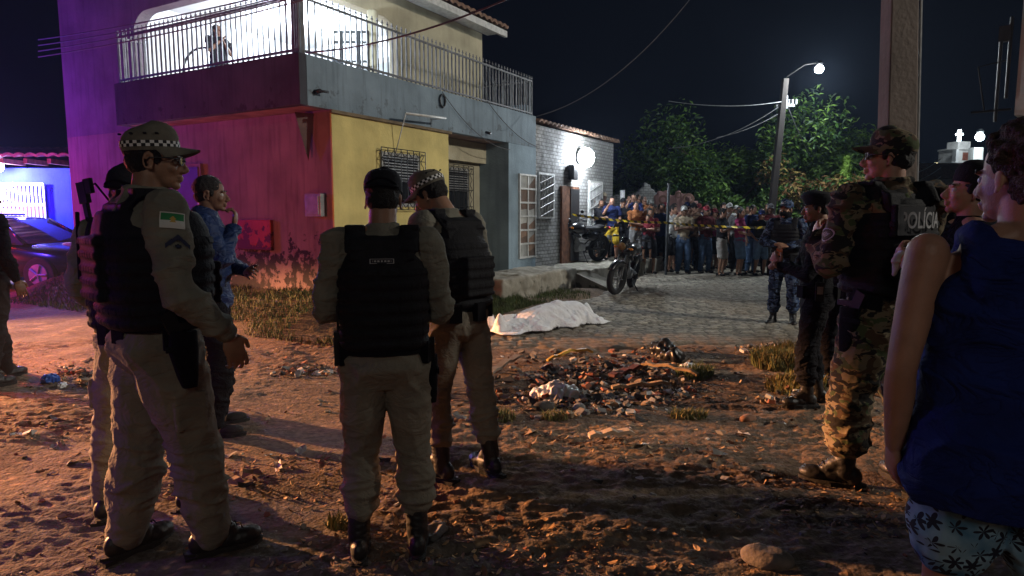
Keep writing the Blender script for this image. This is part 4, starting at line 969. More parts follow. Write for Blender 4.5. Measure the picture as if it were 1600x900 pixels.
    # ---- footwear
    for i in (0, 1):
        if 'seated' in k: break
        yaw = R(feet[i][2])*(-1 if i == 0 else 1); FM = Matrix.Translation(V3(An[i].x, An[i].y, An[i].z-.10)) @ Matrix.Rotation(-yaw, 4, 'Z'); F3 = FM.to_3x3()
        G = Geo(); P = lambda *a: FM @ Vector(a)
        bt_ = k.get('boots', 'boot')
        if bt_ == 'boot':
            G.ell(P(0, .125, .050), (.050, .075, .040), F3); G.ell(P(0, .05, .055), (.042, .09, .045), F3); G.ell(P(0, -.045, .060), (.038, .048, .055), F3)
            top = An[i]+(Kn[i]-An[i]).normalized()*.20
            G.limb([P(0, -.012, .07), P(0, -.01, .12), top], [.044, .048, .055], 16); G.seg(P(0, .07, .085), P(0, .02, .125), .034, .040)
        elif bt_ == 'shoe':
            G.ell(P(0, .10, .045), (.048, .085, .038), F3); G.ell(P(0, -.03, .050), (.040, .062, .045), F3)
        else:
            G.ell(P(0, .10, .03), (.045, .07, .020), F3)
            G.ell(P(0, .03, .028), (.036, .09, .012), F3)
        bo = remesh(G, 'boot' if bt_ == 'boot' else 'shoe', k.get('bootmat', M_boot), root, .006 if not lo else .012, 3, (lambda P_: (ridge(P_*np.array([30, 30, 60]), sd)-.5)*.004) if bt_ == 'boot' else None)
        if not lo:
            g = Geo(); V = []; n = 28
            for z_ in (0.0, .012, .024, .032):
                for q in range(n):
                    a = 2*math.pi*q/n; yy = math.sin(a); wy = .052 if yy > 0 else .042
                    tread = 1-.05*(q % 2)*(z_ < .015)
                    V.append(P(math.cos(a)*wy*tread, .045+yy*(.158)*tread, z_))
            g.add(V, [(r_*n+q, r_*n+(q+1) % n, (r_+1)*n+(q+1) % n, (r_+1)*n+q) for r_ in range(3) for q in range(n)]+[tuple(reversed(range(n))), tuple(3*n+q for q in range(n))]); g.box(-.038, .038, -.11, -.03, -.002, .02, M=FM)
            build(g, 'sole', M_sole, bo)
            if bt_ == 'boot':
                g = Geo()
                for q in range(6):
                    a = P(-.024, .10-.020*q, .098+.012*q+(q > 2)*.006*(q-2)); b = P(.024, .115-.020*q, .098+.012*q+(q > 2)*.006*(q-2)); c = P(0, .112-.02*q, .108+.012*q+(q > 2)*.006*(q-2)); g.tube([a, c, b], .0028, 5)
                build(g, 'laces', M_strap, bo)
    # ---- vest
    if k.get('vest'):
        G = Geo(); vv = k.get('vestr', 1.0)
        G.rings(T([(0, 0, .985, .176, .138), (0, 0, 1.0, .187, .150), (0, 0, 1.15, .193, .158), (0, 0, 1.30, .195, .160), (0, 0, 1.37, .172, .152), (0, -.004, 1.42, .142, .140), (0, -.006, 1.435, .135, .13)], vv), 36, 2.9)
        G.obox(tor((0, -.118, 1.425)), V3(.135, 0, 0), V3(0, .022, .01), V3(0, .008, .045))
        for sx in (-1, 1):
            G.limb([tor((sx*.105, .13, 1.36)), tor((sx*.112, .085, 1.455)), tor((sx*.115, .01, 1.500)), tor((sx*.113, -.07, 1.492)), tor((sx*.11, -.135, 1.41))], [.017]*5, 16, flat=2.6, up=(1, 0, 0))
            G.obox(tor((sx*.115, -.05, 1.512)), V3(.040, 0, 0), V3(0, .045, 0), V3(0, 0, .010))
        for (px_, py_, pz_, a, b, c) in k.get('pouches', []): G.obox(tor((px_, py_, pz_)), V3(a, 0, 0), V3(0, b, 0), V3(0, 0, c))
        out['vest'] = remesh(G, 'vest', M_vest if k['vest'] is True else k['vest'], root, .0062 if not lo else .014, 2, vestrows(sd))
    # ---- belt with gear
    if k.get('belt'):
        G = Geo(); n = 40; bz = k.get('beltz', .985)
        for z_ in (0,):
            L = [(pel.x, pel.y, bz-.024, .172*g_, .126*g_), (pel.x, pel.y, bz-.023, .181*g_, .135*g_), (pel.x, pel.y, bz+.023, .180*g_, .134*g_), (pel.x, pel.y, bz+.024, .168*g_, .122*g_)]
            G.rings(L, n, 2.2, cap=False)
        for a in k.get('beltpouch', (2.2, -2.0)):
            c = V3(pel.x+.185*math.cos(a), pel.y+.15*math.sin(a), bz-.02); rr_ = V3(math.cos(a), math.sin(a), 0); tt = V3(-rr_.y, rr_.x, 0); G.obox(c, rr_*.022, tt*.034, V3(0, 0, .05))
        build(G, 'belt', M_strap, root, smooth=True, sharp=40)
    hs_ = k.get('holster')
    if hs_:
        sx = 1 if hs_ == 'R' else -1; X = pel.x+sx*.205*g_; dz = k.get('hdrop', 0)
        g = Geo(); g.rings([(X, .02, .98-dz, .028, .050), (X, .02, .90-dz, .028, .052), (X, .03, .80-dz, .024, .036), (X, .035, .76-dz, .020, .026)], 20, 3.2)
        g.obox((X-sx*.02, .0, .98-dz), V3(.008, 0, 0), V3(0, .045, 0), V3(0, 0, .07)); g.obox((X+sx*.028, .0, .92-dz), V3(.004, 0, 0), V3(0, .052, 0), V3(0, 0, .012))
        if dz > .055: 
            g.rings([(Hp[(sx+1)//2].x, 0, .78, .105, .103), (Hp[(sx+1)//2].x, 0, .75, .104, .102)], 24, 2.1); g.obox((X-sx*.01, 0, .93), V3(.004, 0, 0), V3(0, .02, 0), V3(0, 0, .09))
        ho = build(g, 'holster', M_strap, root, bevel=.003, smooth=True, sharp=40)
        g = Geo(); g.obox((X, -.02, 1.015-dz), V3(.013, 0, 0), V3(0, .022, .012), V3(0, -.018, .045)); g.obox((X, .035, 1.0-dz), V3(.012, 0, 0), V3(0, .05, 0), V3(0, 0, .013)); g.tube([(X, .0, .985-dz), (X, .03, .965-dz), (X, .045, .99-dz)], .004, 6)
        build(g, 'pistol', M_gun, ho, bevel=.003)
    rs_ = k.get('radio')
    if rs_:
        sx = 1 if rs_ == 'R' else -1; X = pel.x+sx*.20
        g = Geo(); g.obox((X, .0, .98), V3(.018, 0, 0), V3(0, .032, 0), V3(0, 0, .075)); g.tube([(X, -.018, 1.05), (X, -.02, 1.17)], .006, 8); g.tube([(X, .012, 1.05), (X, .012, 1.075)], .008, 8)
        ra = build(g, 'radio', M_gun, root, bevel=.004); g = Geo(); g.obox((X+sx*.019, 0, .99), V3(.0015, 0, 0), V3(0, .022, 0), V3(0, 0, .03)); build(g, 'radio_face', M_grey, ra)
    out.update(root=root, body=body, tor=tor, hd=hd, Sh=Sh, El=El, Wr=Wr)
    return out
def decal(name, target, o, d, up, w, h, nx, ny, fn, mats, parent, off=.003):
    """patch of coloured cells laid on the target's surface"""
    bv = bvh_of(target); d = Vector(d).normalized(); up = Vector(up); up = (up-d*up.dot(d)).normalized(); rt = d.cross(up)
    V = []; ok = []
    for j in range(ny+1):
        for i in range(nx+1):
            p = Vector(o)+rt*w*(i/nx-.5)+up*h*(j/ny-.5); hit = bv.ray_cast(p-d*.3, d, .6)
            V.append((hit[0]+hit[1]*0-d*off) if hit[0] else None)
    pts = [v for v in V if v]
    if not pts: return None
    avg = sum(((v-Vector(o)).dot(d) for v in pts))/len(pts)
    V = [v if v else Vector(o)+rt*w*((q % (nx+1))/nx-.5)+up*h*((q//(nx+1))/ny-.5)+d*avg for q, v in enumerate(V)]
    # smooth depth so the patch reads as one stiff piece of cloth
    dep = np.array([(v-Vector(o)).dot(d) for v in V]).reshape(ny+1, nx+1)
    for _ in range(6):
        p = np.pad(dep, 1, 'edge'); sm = (p[:-2, 1:-1]+p[2:, 1:-1]+p[1:-1, :-2]+p[1:-1, 2:])/4; dep = np.minimum(dep, sm)*.5+sm*.5
    V = [v+d*(dd-(v-Vector(o)).dot(d)) for v, dd in zip(V, dep.ravel())]
    g = Geo(); k = 0; g.v = [tuple(v-d*.003) for v in V]
    for j in range(ny):
        for i in range(nx):
            m = fn((i+.5)/nx, (j+.5)/ny)
            if m is None: continue
            a = j*(nx+1)+i; g.f.append((a, a+1, a+nx+2, a+nx+1)); g.m.append(m)
    return build(g, name, mats, parent)
def decal_text(name, txt, size, target, o, d, up, m, parent, off=.009, bold=0, sx=1):
    bv = bvh_of(target); d = Vector(d).normalized(); up = Vector(up); up = (up-d*up.dot(d)).normalized(); rt = d.cross(up)
    V, Fc = text_geo(txt, size, bold); ds = []
    for q in range(7):
        p = Vector(o)+rt*size*(q-3)*.5; hit = bv.ray_cast(p-d*.4, d, .8)
        if hit[0]: ds.append((q, (hit[0]-Vector(o)).dot(d)))
    A = np.polyfit([a for a, b in ds], [b for a, b in ds], 2) if len(ds) > 3 else [0, 0, 0]
    ex = max([np.polyval(A, a)-b for a, b in ds] or [0])
    W = [Vector(o)+rt*v.x*sx+up*v.y+d*(np.polyval(A, v.x*sx/(size*.5)+3)-off-max(0, ex)*.6) for v in V]
    g = Geo(); g.add(W, Fc); return build(g, name, m, parent)
c_wh = mat('patch_white', (.62, .62, .6), .8, 0, 3, 0); c_gr = mat('patch_green', (.03, .22, .08), .8, 0, 3, 0); c_ye = mat('patch_yellow', (.5, .33, .08), .8, 0, 3, 0)
c_bk = mat('patch_black', (.012, .012, .018), .8, 0, 3, 0); c_gy = mat('patch_grey', (.36, .36, .38), .7, 0, 3, 0); c_nv = mat('patch_navy', (.02, .025, .06), .8, 0, 3, 0)
c_rd = mat('patch_red', (.35, .04, .03), .8, 0, 3, 0)
def flagfn(u, v):
    if u < .04 or u > .96 or v < .05 or v > .95: return 0
    if abs(u-.5) < .13 and abs(v-.55) < .2: 
        return 2 if (u-.5)**2/.012+(v-.58)**2/.02 < 1 or v < .45 else (1 if v > .5 else 0)
    return 1 if v > .5 else 0
def chev(u, v):
    w_ = abs(u-.5)*.9; y = v+w_
    if .62 < y < .86: return 0
    if (u-.5)**2/.02+(v-.28)**2/.012 < 1: return 1 if (u-.5)**2/.008+(v-.28)**2/.004 > 1 else 0
    return None
def gp(px, py):
    p = gnd(px, py); return p.x, p.y
# ---- A: big officer on the left
x, y = gp(318, 868)
A = person('large khaki uniformed officer at left in spectacles and chequered cap, with flag on sleeve', x-.17, y+.05, 46, 1.835, girth=1.24, skin=M_skin,
    feet=[(-.11, -.13, 14), (.13, .13, 10)], arms={'R': ((.335, -.02, 1.16), (.315, .17, .95)), 'L': ((-.27, 0, 1.16), (-.20, .20, 1.0))},
    hands={'R': {'d': (-.02, .30, -.9), 'n': (-1, 0, -.1), 't': (0, 1, .3), 'curl': .45}}, head=(26, -3, 0), cap=dict(m=M_capk, band=True, tilt=5), glasses=True,
    shirt=M_khaki, sr=1.16, trousers=M_khaki2, tr=1.30, pockets=True, vest=True, vestr=1.02, belt=True, beltz=1.0, holster='R', beltpouch=(1.9, -1.2, -2.2), pouches=[(-.1, .18, 1.15, .05, .03, .08), (.1, .18, 1.15, .05, .03, .08), (-.02, -.185, 1.22, .13, .035, .12)], boots='boot')
a_el = A['Sh'][1].lerp(A['El'][1], .30)
decal('sleeve_flag', A['shirt'], a_el+V3(.0, .005, .035), (-1, .12, -.1), (0, 0.1, 1), .085, .058, 24, 16, flagfn, [c_wh, c_gr, c_ye], A['shirt'])
decal('chevron', A['shirt'], a_el+V3(.0, .015, -.045), (-1, .12, -.1), (0, .1, 1), .085, .075, 24, 22, chev, [c_nv, c_bk], A['shirt'])
# ---- B: officer half hidden behind A
x, y = gp(236, 800)
B = person('officer in black cap with slung rifle, mostly hidden behind the large officer at left', x-.03, y+.02, -8, 1.70, skin=M_skin_d, feet=[(-.19, -.02, 8), (.19, .05, 12)], head=(8, 0, 0),
    cap=dict(m=M_capb, strap=True), shirt=M_khaki, trousers=M_khaki2, pockets=True, vest=True, belt=True, arms={'L': ((-.25, .0, 1.16), (-.16, .2, 1.05)), 'R': ((.26, -.02, 1.16), (.2, .2, 1.05))}, eyes=False)
ra_, rb_ = at(134, 318, 3.12), at(172, 505, 3.12); rx_ = (ra_-rb_)
ri = empty('rifle', (rb_.x, 3.12, gz(rb_.x, 3.12)), 0, 'black rifle slung butt up along the back of the large officer at left', 'rifle')
g = Geo(); mid = ra_.lerp(rb_, .42)-ri.location; T_ = Matrix.Translation(mid) @ Matrix.Rotation(math.atan2(rx_.x, rx_.z), 4, 'Y') @ Matrix.Rotation(R(65), 4, 'Z')
g.box(-.018, .018, -.022, .022, -.16, .12, M=T_); g.box(-.012, .012, -.03, .03, .24, .34, M=T_); g.box(-.009, .009, -.015, .015, .10, .26, M=T_); g.box(-.010, .010, -.07, -.02, .28, .35, M=T_)
g.box(-.014, .014, -.016, .016, -.36, -.16, M=T_); g.tube([T_ @ V3(0, 0, -.36), T_ @ V3(0, 0, -.58)], .009, 8); g.box(-.011, .011, .02, .12, -.12, -.07, M=T_); g.box(-.01, .01, .02, .08, .03, .07, M=T_); g.box(-.008, .008, -.05, -.022, -.10, .02, M=T_)
build(g, 'rifle_body', M_gun, ri, bevel=.003)
g = Geo(); g.tube([T_ @ V3(0, 0, .30), T_ @ V3(.05, -.02, .33), T_ @ V3(.12, 0, .24)], .01, 6, flat=.4); g.tube([T_ @ V3(0, 0, -.30), T_ @ V3(-.12, -.04, -.1), T_ @ V3(-.06, -.02, .2)], .009, 6); build(g, 'sling', M_strap, ri)
# ---- C: man in the blue jacket, hand at his chin
C_ = person('young man in blue jacket holding his chin, standing beyond the large officer at left', at(322, 300, 4.35).x, 4.35, 72, 1.725, skin=M_skin_d, hair='short', head=(6, -2, 0), shirt=M_bluej, shirtname='jacket', sr=1.06, loose=1.1, fold=.009, hem=.88,
    arms={'R': ((.25, .10, 1.20), (.05, .17, 1.42)), 'L': ((-.24, .1, 1.15), (.05, .24, 1.12))}, hands={'R': {'d': (-.3, .1, .9), 'n': (-.1, -1, .1), 't': (-.8, 0, .5), 'curl': .8}, 'L': {'d': (1, .1, .1), 'curl': .5}},
    trousers=M_blk, boots='shoe', hood=True, bootmat=M_sole)
# ---- D: officer in the centre seen from behind
x, y = gp(610, 862)
D = person('officer seen squarely from behind in black cap and plate vest, in the centre', x, y-.02, -9, 1.655, girth=1.0, skin=M_skin, feet=[(-.135, 0, 3), (.13, 0, 3)], head=(4, -14, 0),
    cap=dict(m=M_capb, strap=True, tilt=2, brim=True), arms={'L': ((-.255, .03, 1.15), (-.12, .26, 1.12)), 'R': ((.25, .03, 1.13), (.12, .26, 1.12))}, hands={'L': {'d': (.7, .6, .1), 'n': (0, -.3, -1), 't': (0, 0, 1)}, 'R': {'d': (-.7, .6, .1), 'n': (0, -.3, -1), 't': (0, 0, 1)}},
    shirt=M_khaki, sr=1.12, trousers=M_khaki2, tr=1.06, blouse=.010, vest=True, belt=True, radio='L', holster='R', hdrop=.05, eyes=False, beltpouch=(-.3, 3.4, 2.2))
g_ = D['vest']
decal('name_strip', D['vest'], V3(0, -.15, 1.372), (0, 1, 0), (0, 0, 1), .10, .020, 60, 12, lambda u, v: 1 if (u < .03 or u > .97 or v < .12 or v > .88) and not (.3 < u < .7 and v < .12) else (1 if .3 < v < .7 and (int(u*37)*7 % 5) in (1, 3, 4) and .12 < u < .88 else 0), [c_bk, c_gy], D['vest'], .006)
# ---- E: officer looking down at right of D
x, y = gp(724, 745)
E = person('officer in chequered cap looking down, standing just right of the central officer', x-.02, y, -48, 1.715, skin=M_skin, feet=[(-.13, .02, 10), (.13, -.12, 12)], head=(-24, -32, 0), cap=dict(m=M_capk, band=True, tilt=4),
    lean=.10, shirt=M_khaki, trousers=M_khaki2, sr=1.08, blouse=.010, vest=True, belt=True, arms={'L': ((-.26, .10, 1.18), (-.08, .30, 1.15)), 'R': ((.27, .08, 1.16), (.08, .30, 1.12))}, hands={'L': {'d': (.6, .6, .1), 'n': (0, 0, -1), 't': (0, 1, 0)}, 'R': {'d': (-.6, .6, .1), 'n': (0, 0, -1), 't': (0, 1, 0)}},
    beltpouch=(1.2, -.4, -1.5, -2.3), pouches=[(-.09, .19, 1.16, .045, .03, .07), (.09, .19, 1.16, .045, .03, .07), (.0, -.17, 1.16, .1, .025, .1)])
el = E['Sh'][0].lerp(E['El'][0], .40)
decal('sleeve_flag', E['shirt'], el, (1, -.1, -.05), (0, 0, 1), .05, .055, 16, 16, flagfn, [c_wh, c_gr, c_ye], E['shirt'])
# ---- F: camouflaged officer with POLICIA on the back
x, y = gp(1363, 752)
Fp = person('tall officer in brown camouflage with lettered black vest, camouflage cap and dark spectacles', x, y, -27, 1.91, twist=30, girth=1.06, skin=M_skin_l, feet=[(-.17, .05, 34), (.15, -.12, 8)], head=(-37, 3, 0), cap=dict(m=M_camo, tilt=3), glasses=True,
    shirt=M_camo, sr=1.2, fold=.012, trousers=M_camo, tr=1.32, blouse=.012, vest=True, belt=True, vestr=1.04, arms={'L': ((-.28, .10, 1.12), (-.15, .27, 1.235)), 'R': ((.30, .02, 1.14), (.14, .28, 1.15))},
    hands={'L': {'d': (.35, .45, .65), 'n': (.5, -.6, -.3), 't': (-.2, -.4, .8), 'curl': 1.15, 'th': .9}, 'R': {'d': (-.6, .6, .1), 'n': (0, 0, -1), 't': (0, 1, 0), 'curl': .9}}, holster='L', hdrop=.06, beltpouch=(3.6, -1.3, -.6), pouches=[(0, -.165, 1.34, .14, .014, .07), (0, -.17, 1.1, .12, .02, .08)])
bk = Fp['tor']((.0, -.17, 1.335))
decal('back_panel', Fp['vest'], bk, (.37, .93, 0), (0, 0, 1), .25, .13, 30, 12, lambda u, v: 1 if u < .02 or u > .98 or v < .04 or v > .96 else 0, [c_bk, mat('panel_edge', (.05, .05, .055), .7)], Fp['vest'], .006)
decal_text('back_lettering', 'POLÍCIA', .105, Fp['vest'], bk+V3(.012, 0, 0), (.37, .93, 0), (0, 0, 1), mat('letter_grey', (.52, .52, .54), .6, 0, 3, 0), Fp['vest'], .016, .0012, .60)
el = Fp['Sh'][0].lerp(Fp['El'][0], .52)
def emblem(u, v):
    r = (u-.5)**2/.25+(v-.5)**2/.25
    if r > 1: return None
    if r > .72: return 0
    if r > .55: return 1
    return 0 if (abs(u-.5)+abs(v-.55)*1.2 < .28 and (int(u*24)+int(v*20)) % 3) else 2
decal('sleeve_emblem', Fp['shirt'], el, (1, -.25, .1), (0, 0, 1), .088, .062, 30, 22, emblem, [c_gy, c_bk, mat('patch_olive', (.12, .12, .08), .8)], Fp['shirt'])
# ---- G: officer in black beret
x, y = gp(1281, 636)
Gp = person('shorter officer in plain black uniform and beret with triangular arm badge', x-.07, y, -72, 1.61, skin=M_skin, feet=[(-.08, .05, 20), (.10, -.05, 6)], head=(-6, -3, 0), hair='short', cap=dict(m=M_capb, brim=False, floppy=1.6, tilt=-2),
    shirt=M_blk, sr=1.08, trousers=M_blk, tr=.98, blouse=.012, belt=True, arms={'L': ((-.25, .10, 1.12), (-.05, .29, 1.17)), 'R': ((.24, .12, 1.12), (.02, .28, 1.15))}, hands={'L': {'d': (.3, .5, .6), 'n': (.5, -.4, 0), 't': (0, 0, 1), 'curl': .9}, 'R': {'d': (-.5, .5, .3), 'n': (0, -.5, -1), 't': (0, 0, 1), 'curl': .8}}, radio='L')
el = Gp['Sh'][0].lerp(Gp['El'][0], .38)
def badge(u, v):
    if abs(u-.5) > .5*(1-v*.75)+.02 or v < .06: return None
    if abs(u-.5) > .5*(1-v*.75)-.09 or v < .16 or v > .92: return 0
    return 2 if (u-.5)**2/.03+(v-.42)**2/.05 < 1 else 1
decal('arm_badge', Gp['shirt'], el, (1, -.15, 0), (0, 0, 1), .10, .085, 26, 22, badge, [c_gy, c_rd, c_ye], Gp['shirt'])
g = Geo(); q = Gp['hd']((0, -.02, .075)); g.ell(q+V3(0.02, .01, .012), (.125, .13, .032), Matrix.Rotation(R(10), 3, 'Y')); build(g, 'beret_crown', M_capb, Gp['root'], smooth=True)
# ---- H: blue camouflage officer
x, y = gp(1222, 502)
Hh = person('masked officer in blue camouflage standing out on the cobbles', x, y, -150, 1.70, vc=.009, skin=M_skin, feet=[(-.14, 0, 12), (.12, .05, 12)], head=(20, 0, 0), cap=dict(m=M_camob, text='AC', tm=mat('reflective_letters', (.8, .9, 1), .3, 0, 3, 0)), mask=True,
    shirt=M_camob, sr=1.12, trousers=M_camob, tr=1.05, blouse=.012, belt=True, vest=M_vest, arms={'R': ((.28, .05, 1.18), (.10, .26, 1.16)), 'L': ((-.28, .05, 1.18), (-.08, .27, 1.14))}, hands={'R': {'d': (-.8, .3, 0), 'n': (0, -.5, -1), 't': (0, 0, 1), 'curl': .7}, 'L': {'d': (.8, .3, 0), 'n': (0, -.5, -1), 't': (0, 0, 1), 'curl': .7}}, holster='R', hdrop=.06)
g = Geo(); g.obox((.05, .19, 1.05), V3(.04, 0, 0), V3(0, .02, 0), V3(0, 0, .05)); build(g, 'orange_pouch', mat('orange_nylon', (.5, .12, .03), .7), Hh['root'], bevel=.01)
# ---- I: curly haired man in tank top, nearest
M_navy = mat('navy_tank_cloth', (.013, .026, .15), .85, .15, 12, .3, 300, spec=.15, fold=.02)
M_short = bpy.data.materials.new('palm_print_shorts'); M_short.use_nodes = True; nt = M_short.node_tree; b = nt.nodes['Principled BSDF']
tc = nt.nodes.new('ShaderNodeTexCoord')
def NN(t, **kw):
    n = nt.nodes.new(t)
    for a, v in kw.items(): n.inputs[a].default_value = v
    return n
nz = NN('ShaderNodeTexNoise', Scale=9, Detail=3); nt.links.new(tc.outputs['Object'], nz.inputs[0])
va = nt.nodes.new('ShaderNodeTexVoronoi'); va.feature = 'F1'; va.inputs['Scale'].default_value = 21; va.inputs['Randomness'].default_value = .75; nt.links.new(tc.outputs['Object'], va.inputs['Vector'])
# star shaped leaf prints: distance from the cell centre modulated by the angle around it
sub = nt.nodes.new('ShaderNodeVectorMath'); sub.operation = 'SUBTRACT'; nt.links.new(tc.outputs['Object'], sub.inputs[0]); nt.links.new(va.outputs['Position'], sub.inputs[1])
sp = nt.nodes.new('ShaderNodeSeparateXYZ'); nt.links.new(sub.outputs[0], sp.inputs[0])
at2 = nt.nodes.new('ShaderNodeMath'); at2.operation = 'ARCTAN2'; nt.links.new(sp.outputs[2], at2.inputs[0]); nt.links.new(sp.outputs[0], at2.inputs[1])
vc_ = nt.nodes.new('ShaderNodeSeparateColor'); nt.links.new(va.outputs['Color'], vc_.inputs[0])
ml_ = nt.nodes.new('ShaderNodeMath'); ml_.operation = 'MULTIPLY_ADD'; nt.links.new(at2.outputs[0], ml_.inputs[0]); ml_.inputs[1].default_value = 6; nt.links.new(vc_.outputs[0], ml_.inputs[2])
sn = nt.nodes.new('ShaderNodeMath'); sn.operation = 'SINE'; nt.links.new(ml_.outputs[0], sn.inputs[0])
ra = nt.nodes.new('ShaderNodeMath'); ra.operation = 'MULTIPLY_ADD'; nt.links.new(sn.outputs[0], ra.inputs[0]); ra.inputs[1].default_value = .17; ra.inputs[2].default_value = .40
lt = nt.nodes.new('ShaderNodeMath'); lt.operation = 'LESS_THAN'; nt.links.new(va.outputs['Distance'], lt.inputs[0]); nt.links.new(ra.outputs[0], lt.inputs[1])
rp = nt.nodes.new('ShaderNodeValToRGB'); rp.color_ramp.elements[0].position = .42; rp.color_ramp.elements[0].color = (.06, .19, .33, 1); rp.color_ramp.elements[1].position = .6; rp.color_ramp.elements[1].color = (.26, .44, .58, 1)
nt.links.new(nz.outputs[0], rp.inputs[0]); mm = nt.nodes.new('ShaderNodeMix'); mm.data_type = 'RGBA'; nt.links.new(lt.outputs[0], mm.inputs[0]); nt.links.new(rp.outputs[0], mm.inputs[6]); mm.inputs[7].default_value = (.012, .016, .035, 1)
nt.links.new(mm.outputs[2], b.inputs['Base Color']); b.inputs['Roughness'].default_value = .85
pI = at(1588, 560, 1.55)
I_ = person('curly haired man in navy tank top and leaf print shorts, nearest at right', pI.x+.015, 1.57, 18, 1.665, girth=1.18, skin=M_skin_l, feet=[(-.12, 0, 8), (.13, 0, 8)], head=(-34, -2, 0), hair='curly', hairmat=M_hair2, tank=M_navy,
    trousers=M_short, leg='short', slen=.60, tr=1.12, boots='flip', vb=.0048, vc=.006, arms={'L': ((-.265, -.03, 1.14), (-.25, .06, .90)), 'R': ((.28, -.03, 1.14), (.27, .06, .90))})
# ---- J: man in black with cap, holding a pale cloth; K, L, N: people behind
J = person('man in black shirt and black cap looking up left, beside the curly haired man', at(1520, 290, 3.05).x, 3.05, -62, 1.68, skin=M_skin_l, head=(-6, 8, 0), cap=dict(m=M_capb, brim=False), shirt=M_blk, sleeve='short', trousers=M_blk, boots='shoe', bootmat=M_sole,
    arms={'L': ((-.24, .08, 1.13), (-.10, .26, 1.28)), 'R': ((.25, 0, 1.16), (.22, .2, 1.0))}, hands={'L': {'d': (.4, .3, .6), 'n': (.3, -.6, 0), 't': (-.3, 0, .9), 'curl': .9}})
g = Geo(); wj = J['Wr'][0]; rr = random.Random(2)
for i in range(5): a = i*.5; g.limb([wj+V3(.0, .02, .06), wj+V3(.02+.03*math.sin(a), .04, .04-.012*i), wj+V3(.035+.04*math.sin(a), .05, -.0-.012*i)], [.012, .018, .010], 10)
ck = remesh(g, 'held_cloth', mat('pale_cloth', (.6, .55, .52), .9), None, .006, 2, lambda P: (ridge(P*25, 4)-.5)*.012); ck.location = J['root'].location; ck.rotation_euler = J['root'].rotation_euler; ck.scale = J['root'].scale
tag(ck, 'crumpled pale cloth held by the man in black at right', 'cloth')
person('man in grey cap seen past the shoulder of the lettered vest', at(1467, 300, 6.2).x, 6.3, -60, 1.70, low=True, skin=M_skin, cap=dict(m=mat('grey_cap', (.12, .12, .12), .9), brim=True), shirt=M_blk, trousers=M_jean, boots='shoe')
person('man in dark mask standing between the lettered vest and the man in black', at(1488, 310, 5.2).x, 5.2, -75, 1.62, low=True, skin=M_skin, hair='short', mask=True, shirt=M_blk, trousers=M_blk, boots='shoe')
person('tanned man whose face shows between beret and camouflaged officer', at(1331, 292, 5.6).x, 5.6, -120, 1.70, low=True, skin=M_skin_l, hair='short', shirt=M_blk, trousers=M_blk, boots='shoe', arms={'L': ((-.25, .1, 1.2), (-.1, .22, 1.45)), 'R': ((.25, .1, 1.2), (.1, .22, 1.42))})
# ---- M: person cut by the left edge
person('person at the left edge, red lit by the police lights, walking out of frame', at(-16, 420, 5.6).x, 5.6, 20, 1.72, skin=M_skin_d, hair='short', vc=.010, shirt=M_blk, trousers=mat('dark_trouser_cloth', (.022, .018, .018), .9, .2, 9, .4, 50, spec=.15), boots='boot', feet=[(-.1, .12, 5), (.12, -.15, 8)])
# ================================================================== CROWD
SK = [M_skin, M_skin_d, M_skin_l]
def cl(name, c): return mat('cloth_'+name, c, .9, .15, 10, .3, 50, spec=.12)
TOPS = [('white', (.42, .42, .41)), ('black', (.015, .015, .018)), ('pink', (.36, .05, .15)), ('dark red', (.20, .03, .04)), ('navy', (.02, .03, .10)), ('grey', (.18, .18, .19)), ('olive', (.10, .11, .06)), ('light blue', (.13, .18, .26)),
        ('orange', (.32, .12, .045)), ('maroon', (.13, .025, .03)), ('beige', (.38, .31, .22)), ('brown', (.12, .07, .045))]
BOTS = [('jeans', (.07, .12, .22)), ('black trousers', (.015, .015, .018)), ('denim shorts', (.13, .21, .33)), ('dark shorts', (.03, .03, .035)), ('yellow shorts', (.62, .42, .04)), ('grey shorts', (.2, .2, .2)), ('patterned pale shorts', (.33, .32, .3))]
TM = {n: cl(n.replace(' ', '_'), c) for n, c in TOPS}; BM_ = {n: cl(n.replace(' ', '_'), c) for n, c in BOTS}
POSE = [dict(), dict(arms={'L': ((-.23, .08, 1.17), (.07, .19, 1.20)), 'R': ((.23, .08, 1.17), (-.07, .21, 1.22))}),
        dict(arms={'L': ((-.22, .02, 1.16), (-.16, .22, 1.05)), 'R': ((.23, .14, 1.28), (.10, .25, 1.52))}),
        dict(arms={'L': ((-.33, -.04, 1.20), (-.19, .03, 1.02)), 'R': ((.33, -.04, 1.20), (.19, .03, 1.02))}),
        dict(arms={'L': ((-.22, .10, 1.18), (-.03, .22, 1.35)), 'R': ((.22, .10, 1.20), (.03, .22, 1.42))}, head=(0, 8, 0)),
        dict(arms={'R': ((.22, .06, 1.16), (.02, .20, 1.10))}, head=(25, 0, 0))]
PROTO = []
for i, (ps, leg, hair, cap) in enumerate([(0, 'long', 'short', 0), (1, 'long', 'short', 1), (2, 'short', 'crop', 0), (3, 'short', 'short', 1), (4, 'long', 'long', 0), (5, 'short', 'long', 0), (1, 'short', 'crop', 0), (2, 'long', 'short', 1)]):
    kw = dict(POSE[ps]); kw.update(low=True, shirt=TM['grey'], trousers=BM_['jeans'], sleeve='short', leg=leg, slen=.95, boots='shoe', hair=hair, bootmat=M_sole, skin=M_skin, vb=.012, collar=False, hem=.90)
    if cap: kw['cap'] = dict(m=TM['white'])
    o = person('x', 0, 0, 0, 1.70, z=0, **kw); PROTO.append((o['root'], leg, cap))
used = set()
def recolour(o, top, bot, skin, capc):
    for c in o.children:
        n = c.name.split('.')[0]; m = {'body': skin, 'shirt': TM.get(top), 'trousers': BM_.get(bot), 'shorts': BM_.get(bot), 'cap': TM.get(capc)}.get(n)
        if m: 
            for sl in c.material_slots: sl.link = 'OBJECT'; sl.material = m
